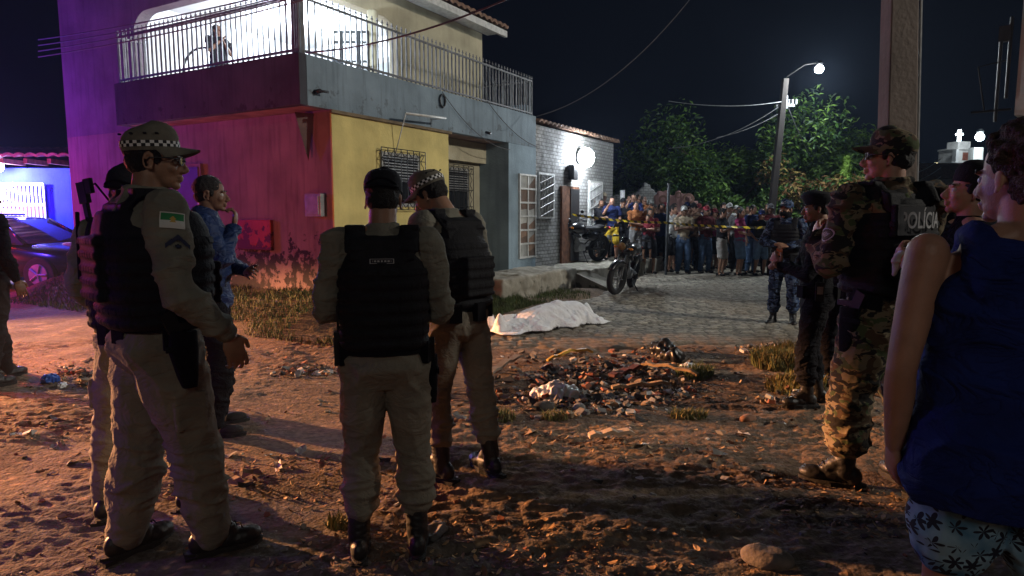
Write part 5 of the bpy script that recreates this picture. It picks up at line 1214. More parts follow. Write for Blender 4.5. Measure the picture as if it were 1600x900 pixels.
def crowd(pi, x, y, z, face, h, top, bot, label, capc='white', skin=None, group='onlookers behind the tape'):
    src, leg, cap = PROTO[pi]
    if pi in used: o = copy_tree(src)
    else: o = src; used.add(pi)
    o.location = (x, y, z); o.rotation_euler = (0, 0, R(-face)); o.scale = (h/1.78,)*3
    recolour(o, top, bot, skin or SK[pi % 3], capc); o['label'] = label; o['category'] = 'person'; o['group'] = group
    return o
ORD = ['first', 'second', 'third', 'fourth', 'fifth', 'sixth', 'seventh', 'eighth', 'ninth', 'tenth', 'eleventh', 'twelfth', 'thirteenth', 'fourteenth', 'fifteenth', 'sixteenth', 'seventeenth', 'eighteenth']
LONG = [0, 1, 4, 7]; SHORT = [2, 3, 5, 6]
rr = random.Random(11)
def row(lst, Y, name):
    for i, (px, top, bot, pi, h, cc) in enumerate(lst):
        yy = Y+rr.uniform(-.75, .55); x = (px+rr.uniform(-5, 5)-800)/F*yy; h += rr.uniform(-.07, .05); z = gz(x, yy)
        if yy < 18 and px < 1040: z = max(z, .33)
        if road_mask(np.array([x]), np.array([yy]))[0] > .5: z = 0.0
        lab = f"onlooker, {top} top, {bot}, {ORD[i]} from left in the {name} row"
        crowd(pi, x, yy, z, 180+rr.uniform(-55, 55)-(px-1000)*.03, h, top, bot, lab, cc)
front = [(1013, 'dark red', 'dark shorts', 6, 1.58, 'white'), (1066, 'beige', 'jeans', 1, 1.70, 'white'), (1098, 'maroon', 'jeans', 1, 1.72, 'dark red'), (1124, 'black', 'patterned pale shorts', 6, 1.60, 'black'), (1148, 'grey', 'black trousers', 0, 1.66, 'black'), (1160, 'pink', 'denim shorts', 5, 1.60, 'white'), (1190, 'black', 'denim shorts', 3, 1.62, 'navy')]
row(front, 16.3, 'front')
second = [(985, 'navy', 'dark shorts', 2, 1.68, 'white'), (1003, 'orange', 'jeans', 4, 1.62, 'white'), (1028, 'navy', 'black trousers', 0, 1.72, 'white'), (1052, 'white', 'dark shorts', 2, 1.74, 'black'), (1082, 'brown', 'black trousers', 7, 1.72, 'black'), (1110, 'pink', 'dark shorts', 3, 1.68, 'maroon'), (1137, 'white', 'dark shorts', 7, 1.70, 'white'), (1172, 'navy', 'jeans', 0, 1.68, 'white'), (1203, 'maroon', 'black trousers', 1, 1.66, 'grey')]
row(second, 17.1, 'second')
third = [(948, 'olive', 'jeans', 3, 1.62, 'white'), (962, 'maroon', 'jeans', 0, 1.7, 'white'), (980, 'grey', 'dark shorts', 2, 1.72, 'white'), (997, 'dark red', 'jeans', 4, 1.70, 'white'), (1018, 'black', 'jeans', 0, 1.78, 'white'), (1040, 'olive', 'dark shorts', 3, 1.74, 'dark red'), (1062, 'grey', 'jeans', 7, 1.76, 'black'), (1090, 'white', 'jeans', 1, 1.78, 'maroon'), (1104, 'brown', 'dark shorts', 6, 1.7, 'white'), (1128, 'black', 'jeans', 2, 1.74, 'white'), (1152, 'light blue', 'jeans', 0, 1.7, 'white'), (1184, 'dark red', 'dark shorts', 5, 1.68, 'white'), (1214, 'black', 'jeans', 4, 1.7, 'white')]
row(third, 18.2, 'third')
back = [(930, 'grey', 'jeans', 2, 1.7, 'white'), (941, 'maroon', 'jeans', 4, 1.66, 'white'), (950, 'black', 'jeans', 1, 1.74, 'grey'), (972, 'dark red', 'jeans', 0, 1.8, 'white'), (1008, 'white', 'jeans', 7, 1.86, 'white'), (1034, 'grey', 'jeans', 2, 1.86, 'white'), (1056, 'maroon', 'jeans', 0, 1.84, 'white'), (1076, 'black', 'jeans', 3, 1.84, 'navy'), (1100, 'navy', 'jeans', 6, 1.8, 'white'), (1118, 'brown', 'jeans', 1, 1.78, 'olive'), (1143, 'black', 'jeans', 7, 1.78, 'white'), (1164, 'grey', 'jeans', 4, 1.74, 'white'), (1196, 'olive', 'jeans', 0, 1.76, 'white')]
row(back, 19.6, 'back')
# on the raised pavement by the motorcycles
pv = [(925, 16.4, 'light blue', 'dark shorts', 3, 1.50, 'orange', 'onlooker in light blue top and orange cap behind the black motorcycles'), (942, 17.0, 'black', 'black trousers', 1, 1.66, 'beige', 'onlooker in black top and beige cap right of the barred window'),
      (955, 16.2, 'navy', 'yellow shorts', 2, 1.56, 'white', 'onlooker in bright yellow shorts on the raised pavement'), (939, 16.3, 'black', 'dark shorts', 6, 1.50, 'white', 'short onlooker in all dark clothes left of the yellow shorts'),
      (992, 16.0, 'orange', 'grey shorts', 5, 1.42, 'white', 'child in orange vest and grey shorts behind the leaning motorcycle'), (972, 16.3, 'black', 'dark shorts', 3, 1.5, 'black', 'onlooker in dark cap bending behind the leaning motorcycle'), (1011, 15.9, 'dark red', 'dark shorts', 6, 1.12, 'white', 'small child in dark red by the thin dark post'),
      (918, 17.2, 'grey', 'jeans', 4, 1.6, 'white', 'long haired onlooker in grey nearest the barred door window')]
for px, Y, top, bot, pi, h, cc, lab in pv: crowd(pi, (px-800)/F*Y, Y, .345, 170+rr.uniform(-25, 25), h, top, bot, lab, cc)
# person sitting up on the terrace
tpn = at(342, 108, 9.9)
o = crowd(4, tpn.x, tpn.y, 2.93, 130, 1.25, 'black', 'jeans', 'dark haired person up on the lit terrace behind the railing', group='people on the terrace')
ch = empty('hoop_chair', (tpn.x-.22, tpn.y+.05, 2.92), R(20), 'round backed cord chair on the lit terrace behind the railing', 'chair')
g = Geo(); g.tube([(.30*math.cos(a), .05, .55+.40*math.sin(a)) for a in [2*math.pi*k/20 for k in range(21)]], .016, 8, cap=False); build(g, 'backrest', M_black, ch, smooth=True)
g = Geo(); g.ell((0, -.2, .42), (.28, .28, .04)); build(g, 'seat', M_black, ch, smooth=True)
for sx in (-1, 1):
    for sy in (-1, 1): g = Geo(); g.tube([(sx*.2, -.2+sy*.18, .42), (sx*.25, -.2+sy*.24, 0)], .012, 8); build(g, 'leg', M_black, ch)
# ================================================================== TAPE
M_tape = bpy.data.materials.new('striped_tape'); M_tape.use_nodes = True; nt = M_tape.node_tree; b = nt.nodes['Principled BSDF']; tc = nt.nodes.new('ShaderNodeTexCoord')
mp = nt.nodes.new('ShaderNodeMapping'); mp.inputs['Rotation'].default_value = (0, R(35), 0); mp.inputs['Scale'].default_value = (1, 0, 1); nt.links.new(tc.outputs['Object'], mp.inputs[0])
wv = nt.nodes.new('ShaderNodeTexWave'); wv.inputs['Scale'].default_value = 2.6; nt.links.new(mp.outputs[0], wv.inputs[0]); st = nt.nodes.new('ShaderNodeMath'); st.operation = 'GREATER_THAN'; st.inputs[1].default_value = .5; nt.links.new(wv.outputs['Fac'], st.inputs[0])
mm = nt.nodes.new('ShaderNodeMix'); mm.data_type = 'RGBA'; nt.links.new(st.outputs[0], mm.inputs[0]); mm.inputs[6].default_value = (.02, .018, .01, 1); mm.inputs[7].default_value = (.60, .42, .02, 1); nt.links.new(mm.outputs[2], b.inputs['Base Color']); b.inputs['Roughness'].default_value = .35
pts = [at(868, 331, 15.2), at(905, 337, 15.1), at(950, 343, 15.1), at(1000, 347, 15.0), at(1040, 348, 15.0), at(1085, 352, 15.4), at(1130, 354, 15.3), at(1180, 356, 14.4), at(1214, 354, 12.0), at(1226, 356, 8.9)]
g = Geo(); Q = []
for k in range(len(pts)-1):
    for j in range(6): Q.append(pts[k].lerp(pts[k+1], j/6))
Q.append(pts[-1])
V = []
for i, p in enumerate(Q):
    tw = .5*math.sin(i*.55)+.2*math.sin(i*1.7); hw = .026; up_ = V3(0, math.sin(tw), math.cos(tw))*hw
    V += [p+up_, p-up_]
g.add(V, [(2*i, 2*i+1, 2*i+3, 2*i+2) for i in range(len(Q)-1)]); o = build(g, 'barrier_tape', M_tape, solid=.002); tag(o, 'yellow and black striped barrier tape stretched in front of the crowd', 'tape')
# ================================================================== MOTORCYCLES
M_mb = mat('motorcycle_black', (.012, .012, .015), .25, .2, 10, .05, 30, spec=.6); M_ty = mat('tyre_rubber', (.018, .018, .018), .85, .2, 20, .4, 90); M_chr = mat('chrome', (.55, .55, .56), .2, .1, 10, 0, metal=1)
M_seat = mat('seat_vinyl', (.02, .02, .022), .55, .2, 12, .3, 80); M_amb = mat('amber_lens', (.7, .25, .03), .25, .1, 10, 0)
def motorcycle(loc, rz, lean, label, hl=M_chr, tank=M_mb, steer=18):
    ro = empty('motorcycle', loc, rz, label, 'motorcycle'); ro.rotation_euler = Euler((R(lean)*0, R(lean), rz), 'XYZ')   # bike points along +Y
    def wheel(y, st=0, par=ro):
        RM_ = Matrix.Translation(V3(0, y, .30)) @ Matrix.Rotation(R(st), 4, 'Z')
        g = Geo(); n = 28; V = []
        for i in range(n):
            a = 2*math.pi*i/n
            for j in range(8):
                b_ = 2*math.pi*j/8; r = .250+.055*math.cos(b_); V.append(RM_ @ V3(.058*math.sin(b_), r*math.cos(a), r*math.sin(a)))
        g.add(V, [(i*8+j, i*8+(j+1) % 8, ((i+1) % n)*8+(j+1) % 8, ((i+1) % n)*8+j) for i in range(n) for j in range(8)]); w_ = build(g, 'wheel', M_ty, par, smooth=True)
        g = Geo(); g.tube([RM_ @ V3(0, .215*math.cos(a), .215*math.sin(a)) for a in [2*math.pi*k/24 for k in range(25)]], .014, 6, cap=False)
        g.tube([RM_ @ V3(-.05, 0, 0), RM_ @ V3(.05, 0, 0)], .04, 10)
        for k in range(6): a = math.pi*k/3; g.tube([RM_ @ V3(0, .03*math.cos(a), .03*math.sin(a)), RM_ @ V3(0, .21*math.cos(a+.15), .21*math.sin(a+.15))], [.018, .012], 6)
        build(g, 'rim', M_grey, w_, smooth=True, sharp=40)
        g = Geo(); g.tube([RM_ @ V3(.035, .11*math.cos(a), .11*math.sin(a)) for a in [2*math.pi*k/16 for k in range(17)]], .009, 6, cap=False); build(g, 'brake_disc', M_chr, w_)
        return RM_
    RW = wheel(-.62); FW = wheel(.66, steer)
    SM = Matrix.Translation(V3(0, .38, .80)) @ Matrix.Rotation(R(steer), 4, 'Z') @ Matrix.Translation(V3(0, -.38, -.80))
    g = Geo()
    for sx in (-1, 1): g.tube([FW @ V3(sx*.07, 0, 0), SM @ V3(sx*.075, .42, .78), SM @ V3(sx*.07, .36, .92)], [.024, .022, .018], 8)
    g.box(-.10, .10, .33, .42, .80, .84, M=SM); build(g, 'fork', M_chr, ro, smooth=True, sharp=40)
    g = Geo(); g.tube([SM @ V3(-.36, .22, 1.02), SM @ V3(-.22, .30, 1.04), SM @ V3(-.08, .36, .93), SM @ V3(.08, .36, .93), SM @ V3(.22, .30, 1.04), SM @ V3(.36, .22, 1.02)], .012, 8)
    for sx in (-1, 1): g.tube([SM @ V3(sx*.25, .28, 1.03), SM @ V3(sx*.38, .21, 1.02)], .018, 8); g.tube([SM @ V3(sx*.27, .33, 1.02), SM @ V3(sx*.38, .28, 1.0)], .006, 6)
    build(g, 'handlebar', M_black, ro, smooth=True)
    for sx in (-1, 1):
        g = Geo(); g.tube([SM @ V3(sx*.2, .31, 1.04), SM @ V3(sx*.26, .32, 1.18)], .006, 6); g.ell(SM @ V3(sx*.28, .31, 1.22), (.055, .012, .035)); build(g, 'mirror', M_black, ro, smooth=True)
    G = Geo(); G.ell(SM @ V3(0, .47, .88), (.095, .06, .10)); G.ell(SM @ V3(0, .42, .97), (.09, .05, .07)); remesh(G, 'headlight_shell', tank, ro, .01, 2)
    g = Geo(); g.ell(SM @ V3(0, .515, .87), (.072, .03, .07)); build(g, 'headlight', hl, ro, smooth=True)
    for sx in (-1, 1): g = Geo(); g.tube([SM @ V3(sx*.07, .44, .84), SM @ V3(sx*.14, .45, .84)], .008, 6); g.ell(SM @ V3(sx*.165, .455, .84), (.035, .025, .022)); build(g, 'indicator', M_amb, ro, smooth=True)
    g = Geo(); n = 12
    for yc, a0, a1, FMx in ((0, .5, 2.3, FW), (0, .9, 3.0, RW)):
        V = []
        for i in range(n+1):
            a = a0+(a1-a0)*i/n
            for xx, rr_ in ((-.06, .305), (-.03, .335), (.03, .335), (.06, .305)): V.append(FMx @ V3(xx, rr_*math.cos(a), rr_*math.sin(a)))
        g.add(V, [(4*i+j, 4*i+j+1, 4*i+5+j, 4*i+4+j) for i in range(n) for j in range(3)])
    build(g, 'fender', tank, ro, smooth=True, solid=.006)
    G = Geo(); G.ell((0, .14, .80), (.16, .26, .145)); G.ell((0, .0, .76), (.13, .22, .10)); G.ell((0, .40, .78), (.12, .12, .13)); G.seg((-.09, .28, .70), (-.11, .10, .62), .05, .03); G.seg((.09, .28, .70), (.11, .10, .62), .05, .03); remesh(G, 'fuel_tank', tank, ro, .012, 3)
    G = Geo(); G.rings([(0, 0, 0, .1, .1)]*0+[(0, -.30, .74, .10, .38), (0, -.30, .80, .125, .40), (0, -.31, .835, .11, .38)], 28, 2.6); G.ell((0, -.55, .845), (.10, .17, .035)); remesh(G, 'seat', M_seat, ro, .012, 3)
    G = Geo(); G.ell((0, -.62, .74), (.09, .22, .06)); G.seg((0, -.75, .76), (0, -.86, .80), .05, .03); G.ell((-.11, -.30, .60), (.03, .17, .09)); G.ell((.11, -.30, .60), (.03, .17, .09)); remesh(G, 'side_panel', tank, ro, .012, 2)
    g = Geo(); g.ell((0, -.87, .80), (.07, .03, .035)); build(g, 'tail_light', mat('red_lens', (.35, .01, .01), .25, .1, 9, 0), ro, smooth=True)
    g = Geo(); g.rings([(0, .05, .26, .10, .17), (0, .05, .30, .125, .20), (0, .03, .42, .12, .18), (0, .05, .47, .08, .10)], 20, 3)
    for k in range(7): z = .47+.028*k; g.rings([(0, .10+.018*k, z, .085, .095), (0, .10+.018*k, z+.012, .085, .095)], 16, 3)
    g.tube([(.0, .12, .46), (0, .24, .68)], .06, 12); g.tube([(-.13, .05, .36), (.13, .05, .36)], .085, 14); build(g, 'engine', M_grey, ro, smooth=True, sharp=35)
    g = Geo(); g.tube([(.07, .24, .60), (.10, .33, .42), (.12, .16, .24), (.13, -.2, .26)], .022, 8); g.tube([(.13, -.2, .26), (.15, -.80, .40)], [.035, .050], 12); build(g, 'exhaust', M_chr, ro, smooth=True, sharp=40)
    g = Geo()
    for sx in (-1, 1):
        g.tube([(0, .34, .86), (sx*.06, .2, .60), (sx*.07, .28, .34), (sx*.09, -.1, .25), (sx*.09, -.3, .45), (sx*.08, -.72, .70)], .016, 8); g.tube([(sx*.09, -.15, .32), (sx*.07, -.62, .30)], .020, 8); g.tube([(sx*.09, -.62, .32), (sx*.10, -.48, .68)], .024, 10)
        g.tube([(sx*.10, -.05, .28), (sx*.24, -.05, .28)], .012, 6)
    g.tube([(-.09, -.05, .28), (-.26, -.10, .02)], .010, 6); build(g, 'frame', M_black, ro, smooth=True)
    g = Geo(); g.box(-.08, .08, -.93, -.925, .50, .62, M=Matrix.Identity(4)); build(g, 'number_plate', M_grey, ro)
    return ro
p = gnd(972, 455); motorcycle((p.x+.02, p.y, .01), R(-203), -8, 'dark motorcycle on its side stand leaning on the cobbles in front of the crowd', mat('cowl_amber', (.22, .13, .04), .3, .3, 20, 0), steer=-16)
p = gnd(902, 409, .35); motorcycle((p.x, p.y, .345), R(-235), -9, 'black motorcycle with pale headlight parked on the raised pavement, in front', steer=12)
motorcycle((p.x-.1, p.y+.85, .345), R(-238), -8, 'second black motorcycle on the raised pavement, closer to the barred window', steer=8)
# ================================================================== POLICE CAR
pc = empty('police_car', (-9.75, 12.9, .06), R(-8), 'dark saloon police car at the left edge, lit red and blue', 'car')
M_car = mat('black_car_paint', (.012, .013, .018), .22, .2, 5, .03, 20, spec=.6)
G = Geo(); sec = [(-2.1, .34, .80, .72), (-2.0, .24, .90, .80), (-1.2, .22, .94, .84), (0, .22, .92, .85), (.7, .22, .90, .86), (1.5, .22, .80, .84), (1.95, .25, .70, .76), (2.1, .34, .60, .62)]
V = []; n = 20
for xx, zb, zt_, hw in sec:
    zc = (zb+zt_)/2; hz_ = (zt_-zb)/2
    for i in range(n):
        a = 2*math.pi*i/n; c, q = math.cos(a), math.sin(a); V.append((xx, math.copysign(abs(c)**.45, c)*hw, zc+math.copysign(abs(q)**.5, q)*hz_))
G.add(V, [(k*n+i, k*n+(i+1) % n, (k+1)*n+(i+1) % n, (k+1)*n+i) for k in range(len(sec)-1) for i in range(n)]+[tuple(reversed(range(n))), tuple((len(sec)-1)*n+i for i in range(n))])
build(G, 'body', M_car, pc, smooth=True, sharp=50)
G = Geo(); cab = [(-1.75, .88, .70), (-1.0, 1.30, .56), (-.3, 1.36, .56), (.35, 1.30, .55), (1.05, .86, .70)]
V = []
for xx, zt_, hw in cab: V += [(xx*1.0, -.78, .84), (xx, -hw, zt_), (xx, hw, zt_), (xx, .78, .84)]
G.add(V, [(4*k+j, 4*k+j+1, 4*k+5+j, 4*k+4+j) for k in range(4) for j in range(3)]); build(G, 'cabin_glass', mat('car_glass', (.03, .035, .05), .06, .1, 3, 0, spec=.9), pc, smooth=True, sharp=30)
G = Geo(); G.grid(lambda u, v: V3(-1.02+1.30*u, -.55+1.1*v, 1.315+.05*math.sin(u*math.pi)), 8, 6); build(G, 'roof', M_car, pc, smooth=True, solid=.03)
for sy in (-1, 1):
    for (a, b_) in (((-1.75, .80, .86), (-1.02, .56, 1.31)), ((1.05, .77, .86), (.35, .555, 1.31)), ((-.35, .79, .86), (-.32, .57, 1.34))): g = Geo(); g.tube([(a[0], sy*a[1], a[2]), (b_[0], sy*b_[1], b_[2])], .025, 8); build(g, 'pillar', M_car, pc, smooth=True)
for xx in (-1.35, 1.38):
    for sy in (-1, 1):
        g = Geo(); g.tube([(xx, sy*.62, .31), (xx, sy*.87, .31)], .31, 28); w_ = build(g, 'wheel', M_ty, pc, bevel=.02); g = Geo(); g.tube([(xx, sy*.865, .31), (xx, sy*.885, .31)], .19, 20)
        for k in range(5): a = 2*math.pi*k/5; g.tube([(xx, sy*.89, .31), (xx+.18*math.cos(a), sy*.89, .31+.18*math.sin(a))], .022, 6)
        build(g, 'rim', M_grey, w_, bevel=.004)
for sy in (-1, 1):
    g = Geo(); g.ell((.75, sy*.92, .93), (.07, .10, .07)); build(g, 'mirror', M_car, pc, smooth=True)
    g = Geo(); g.ell((1.98, sy*.60, .62), (.12, .16, .07)); build(g, 'headlight', M_lens, pc, smooth=True)
    g = Geo(); g.box(-.9, .55, sy*.862-.004, sy*.862+.004, .45, .55); build(g, 'livery_stripe', M_grey, pc)
g = Geo(); g.box(-.45, -.15, -.55, .55, 1.37, 1.40, 0); g.box(-.43, -.17, -.53, -.02, 1.40, 1.47, 1); g.box(-.43, -.17, .02, .53, 1.40, 1.47, 2)
build(g, 'light_bar', [M_black, mat('lit_red', (1, .05, .08), emit=14, bump=0), mat('lit_blue', (.12, .1, 1), emit=14, bump=0)], pc, bevel=.008)
lamp('light_added_red', (-10.4, 11.2, .9), (1, .04, .10), 170, .1)  # added red lamp without a source vehicle, reddens the car's near side
lamp('light_bar_red', (-9.95, 12.3, 1.62), (1, .03, .06), 160, .08); lamp('light_bar_blue', (-9.8, 13.4, 1.62), (.12, .08, 1), 120, .08)
# ================================================================== COVERED FORM
a0, b0 = gnd(768, 521), gnd(926, 502)
ax = (b0-a0); L_ = ax.length; ax.normalize(); bx = V3(-ax.y, ax.x, 0)
nu, nv = 190, 90; U, Vv = np.meshgrid(np.linspace(-.04, 1.04, nu), np.linspace(-.55, .55, nv)); U = U.ravel(); W_ = Vv.ravel()
def bump(u0, w0, su, sw, h): return h*np.exp(-(((U-u0)/su)**2+((W_-w0)/sw)**2))
prof = np.maximum.reduce([bump(.03, -.11, .045, .06, .21), bump(.03, .12, .045, .07, .24), bump(.2, -.10, .2, .08, .13), bump(.2, .10, .2, .08, .15), bump(.42, 0, .15, .17, .22), bump(.62, .0, .17, .20, .285), bump(.74, 0, .10, .21, .26), bump(.93, .0, .055, .10, .21), bump(.84, 0, .1, .15, .19)])
prof = np.maximum(prof, .30*np.exp(-((W_)/.26)**2)*sstep(-.02, .5, U)*(1-sstep(.80, 1.04, U))*.85)
edge = .36+.05*np.sin(U*23)+.06*(vn2(U, W_*0, 7, 3)-.5)
PP = np.stack([U*22+W_*5, W_*9, U*0], 1)
fold = (ridge(PP, 12)**3-.25)*.035*sstep(.05, .2, np.abs(W_))+(ridge(np.stack([U*9-W_*14, W_*4, U*0], 1), 14)-.5)*.016
fold = fold+(ridge(np.stack([U*40+W_*11, W_*22-U*15, U*0], 1), 16)**2-.3)*.006
Z = prof+fold*(prof > .02)
P0 = np.outer(1-U, np.array(a0))+np.outer(U, np.array(b0)); P0 = P0+np.outer(W_, np.array(bx)); 
out = sstep(0, .06, np.minimum(edge-np.abs(W_), np.minimum(U+.035, 1.035-U)*L_))
base = np.where(road_mask(P0[:, 0], P0[:, 1]) > .5, .02, ground_h(P0[:, 0], P0[:, 1]))
P0[:, 2] = np.maximum(base+.012, base+Z*out+.012+.01*out)
keep = out.reshape(nv, nu) > .02
g = Geo(); g.v = [tuple(p) for p in P0]
for j in range(nv-1):
    for i in range(nu-1):
        if keep[j, i] and keep[j, i+1] and keep[j+1, i] and keep[j+1, i+1]: a = j*nu+i; g.f.append((a, a+1, a+nu+1, a+nu)); g.m.append(0)
o = build(g, 'white_sheet', mat('white_sheet_cloth', (.80, .80, .82), .85, .05, 8, .2, 120, fold=.02), smooth=True, solid=-.004); tag(o, 'white sheet draped over a long low form lying on the cobbles', 'sheet')
# ================================================================== RUBBLE AND LITTER
def shard(g, c, r, rr_, mi, flat=.5):
    n = rr_.randint(5, 8); M_ = Euler((rr_.uniform(-.5, .5), rr_.uniform(-.5, .5), rr_.uniform(0, 6.3))).to_matrix(); t = r*.34*rr_.uniform(.3, 1)
    top = []; bot = []
    for i in range(n):
        a = 6.283*i/n+rr_.uniform(-.3, .3); q = r*rr_.uniform(.6, 1.15); top.append(Vector(c)+M_ @ V3(q*math.cos(a)*.85, q*math.sin(a)*.7, t)); bot.append(Vector(c)+M_ @ V3(q*math.cos(a), q*math.sin(a)*.8, -t))
    g.add(bot+top, [tuple(reversed(range(n))), tuple(range(n, 2*n))]+[(i, (i+1) % n, n+(i+1) % n, n+i) for i in range(n)], mi)
RM4 = [mat('rubble_grey', (.20, .19, .18), .9, .3, 9), mat('rubble_dark', (.05, .045, .04), .9, .3, 9), mat('rubble_brick', (.26, .09, .05), .9, .3, 9), mat('rubble_white', (.55, .54, .52), .8, .2, 9), mat('rubble_tan', (.34, .24, .15), .9, .3, 9)]
rr = random.Random(21); g = Geo()
def scatter(px0, px1, py0, py1, n, rmin, rmax, ctr=True):
    for i in range(n):
        if ctr: px = (px0+px1)/2+(px1-px0)/2*max(-1, min(1, rr.gauss(0, .48))); py = (py0+py1)/2+(py1-py0)/2*max(-1, min(1, rr.gauss(0, .5)))
        else: px = rr.uniform(px0, px1); py = rr.uniform(py0, py1)
        p = gnd(px, py); r = rr.uniform(rmin, rmax)**1; r = rmin+(rmax-rmin)*rr.random()**2.2
        shard(g, (p.x, p.y, gz(p.x, p.y)+r*.25+rr.random()*.03*ctr), r, rr, rr.choices(range(5), [5, 6, 4, 1.6, 3])[0])
scatter(760, 1085, 552, 655, 620, .006, .06); scatter(900, 1130, 545, 620, 260, .008, .05); scatter(420, 540, 570, 592, 90, .01, .05); scatter(75, 175, 575, 605, 70, .01, .06); scatter(1150, 1250, 535, 560, 90, .01, .06); scatter(1190, 1260, 612, 640, 30, .01, .05)
scatter(0, 1430, 530, 900, 420, .006, .028, False)
for i in range(330):
    if i < 250: px, py = 925+150*max(-1, min(1, rr.gauss(0, .5))), 602+42*max(-1, min(1, rr.gauss(0, .5)))
    else: px, py = rr.uniform(40, 1300), rr.uniform(560, 760)
    p = gnd(px, py); sz = rr.uniform(.012, .05); M_ = Euler((rr.uniform(-.5, .5), rr.uniform(-.5, .5), rr.uniform(0, 6.3))).to_matrix(); el_ = rr.uniform(.4, 1.0); q0 = len(g.v)
    P_ = [Vector((p.x, p.y, gz(p.x, p.y)+sz*.4))+M_ @ V3((a-1)*sz+rr.uniform(-.3, .3)*sz, (b_-1)*sz*el_+rr.uniform(-.3, .3)*sz*el_, rr.uniform(-.4, .4)*sz) for b_ in range(3) for a in range(3)]
    g.add(P_, [(0, 1, 4, 3), (1, 2, 5, 4), (3, 4, 7, 6), (4, 5, 8, 7)], rr.choices(range(5), [4, 3, 1, 3, 3])[0])
RUB = build(g, 'rubble', RM4); tag(RUB, 'loose broken brick, stone, plaster and paper scraps strewn over the dirt', 'rubble', kind='stuff')
def plank(pa, pb, w_, label, m, arch=0, name='plank', cat='plank'):
    a = gnd(*pa); b = gnd(*pb); a.z = gz(a.x, a.y)+.05; b.z = gz(b.x, b.y)+.06; g = Geo(); n = 8; d = (b-a).normalized(); sd_ = V3(-d.y, d.x, 0)
    V = []
    for i in range(n+1):
        p = a.lerp(b, i/n)+V3(0, 0, arch*math.sin(math.pi*i/n)+.01*math.sin(i*2.1)); V += [p-sd_*w_-V3(0, 0, .012), p+sd_*w_-V3(0, 0, .012), p+sd_*w_+V3(0, 0, .012), p-sd_*w_+V3(0, 0, .012)]
    g.add(V, [(4*i+j, 4*i+(j+1) % 4, 4*i+4+(j+1) % 4, 4*i+4+j) for i in range(n) for j in range(4)]+[(3, 2, 1, 0), (4*n, 4*n+1, 4*n+2, 4*n+3)]); tag(build(g, name, m), label, cat)
M_tan = mat('weathered_wood', (.36, .24, .12), .85, .35, 9, .5, 60)
plank((1003, 577), (1090, 593), .025, 'long yellowish wood strip lying on the right side of the rubble', M_tan, .03)
plank((956, 607), (1045, 604), .022, 'tan wood strip lying along the middle of the rubble', M_tan, .01)
plank((955, 592), (1000, 580), .035, 'dark reddish board lying tilted in the rubble', mat('dark_red_board', (.10, .03, .025), .8), .0, 'board', 'board')
plank((855, 573), (925, 557), .014, 'bent yellow plastic strip on the far side of the rubble', mat('yellow_plastic', (.5, .33, .05), .5), .05, 'plastic_strip', 'strip')
plank((765, 590), (815, 566), .035, 'grey brown plank at the left end of the rubble', mat('grey_wood', (.2, .17, .14), .9), .02)
plank((920, 697), (990, 694), .030, 'pale broken stick lying alone on the orange dirt', mat('pale_stick', (.5, .38, .27), .9), .015, 'stick', 'stick')
def lump(name, px, py, r, label, cat, m, seed, amp=.3, vox=None, rough=22, lift=.4):
    p = gnd(px, py); g = Geo(); g.ell((0, 0, 0), r); rmax = max(r)
    o = remesh(g, name, m, None, vox or rmax/14, 1, lambda P: (ridge(P*rough, seed)-.5)*rmax*amp+(vn(P*rough*.4, seed+1)-.5)*rmax*amp); o.location = (p.x, p.y, gz(p.x, p.y)+r[2]*lift); o.rotation_euler = (0, 0, seed); tag(o, label, cat); return o
M_bag = mat('white_plastic', (.62, .62, .62), .35, .1, 10, .4, 30, spec=.5)
lump('plastic_bag', 868, 614, (.17, .10, .08), 'crumpled white plastic bag in the front of the rubble', 'bag', M_bag, 3, .55)
lump('plastic_bag', 1040, 556, (.24, .10, .06), 'black torn sack on the far right side of the rubble', 'sack', mat('black_plastic', (.015, .015, .016), .3, .2, 9, .4, 30), 5, .5)
lump('plastic_bag', 80, 597, (.06, .05, .05), 'small blue plastic bag on the dirt at left', 'bag', mat('blue_plastic', (.02, .09, .4), .35), 7, .5, rough=40)
lump('paper_cup', 97, 604, (.045, .03, .03), 'white crushed cup beside the small blue bag', 'cup', M_bag, 8, .5, rough=50)
lump('stone', 1200, 876, (.11, .08, .045), 'large grey stone on the dirt near the bottom right', 'stone', mat('dull_stone', (.15, .13, .115), .95, .3, 12, .5, 60), 9, .12, rough=14)
lump('stone', 1170, 656, (.08, .04, .03), 'brown brick lump casting a shadow below the grass tuft', 'stone', mat('brick_lump', (.25, .12, .07), .9), 10, .2, rough=14)
lump('stone', 905, 641, (.06, .04, .03), 'rounded grey stone at the front edge of the rubble', 'stone', RM4[0], 11, .2, rough=14)
lump('stone', 955, 632, (.08, .05, .02), 'flat tan slab of stone right of the white bag', 'stone', RM4[4], 12, .2, rough=14)
lump('stone', 850, 640, (.08, .05, .03), 'dark stone in front of the white bag', 'stone', RM4[1], 13, .2, rough=14)
lump('paper_scrap', 680, 830, (.09, .045, .008), 'flattened pale scrap right of the central officer boots', 'paper', RM4[0], 14, .3, vox=.006, lift=1.2)
lump('cushion_scrap', 1075, 574, (.07, .05, .03), 'off white foam scrap on the right of the rubble', 'scrap', M_bag, 15, .4)
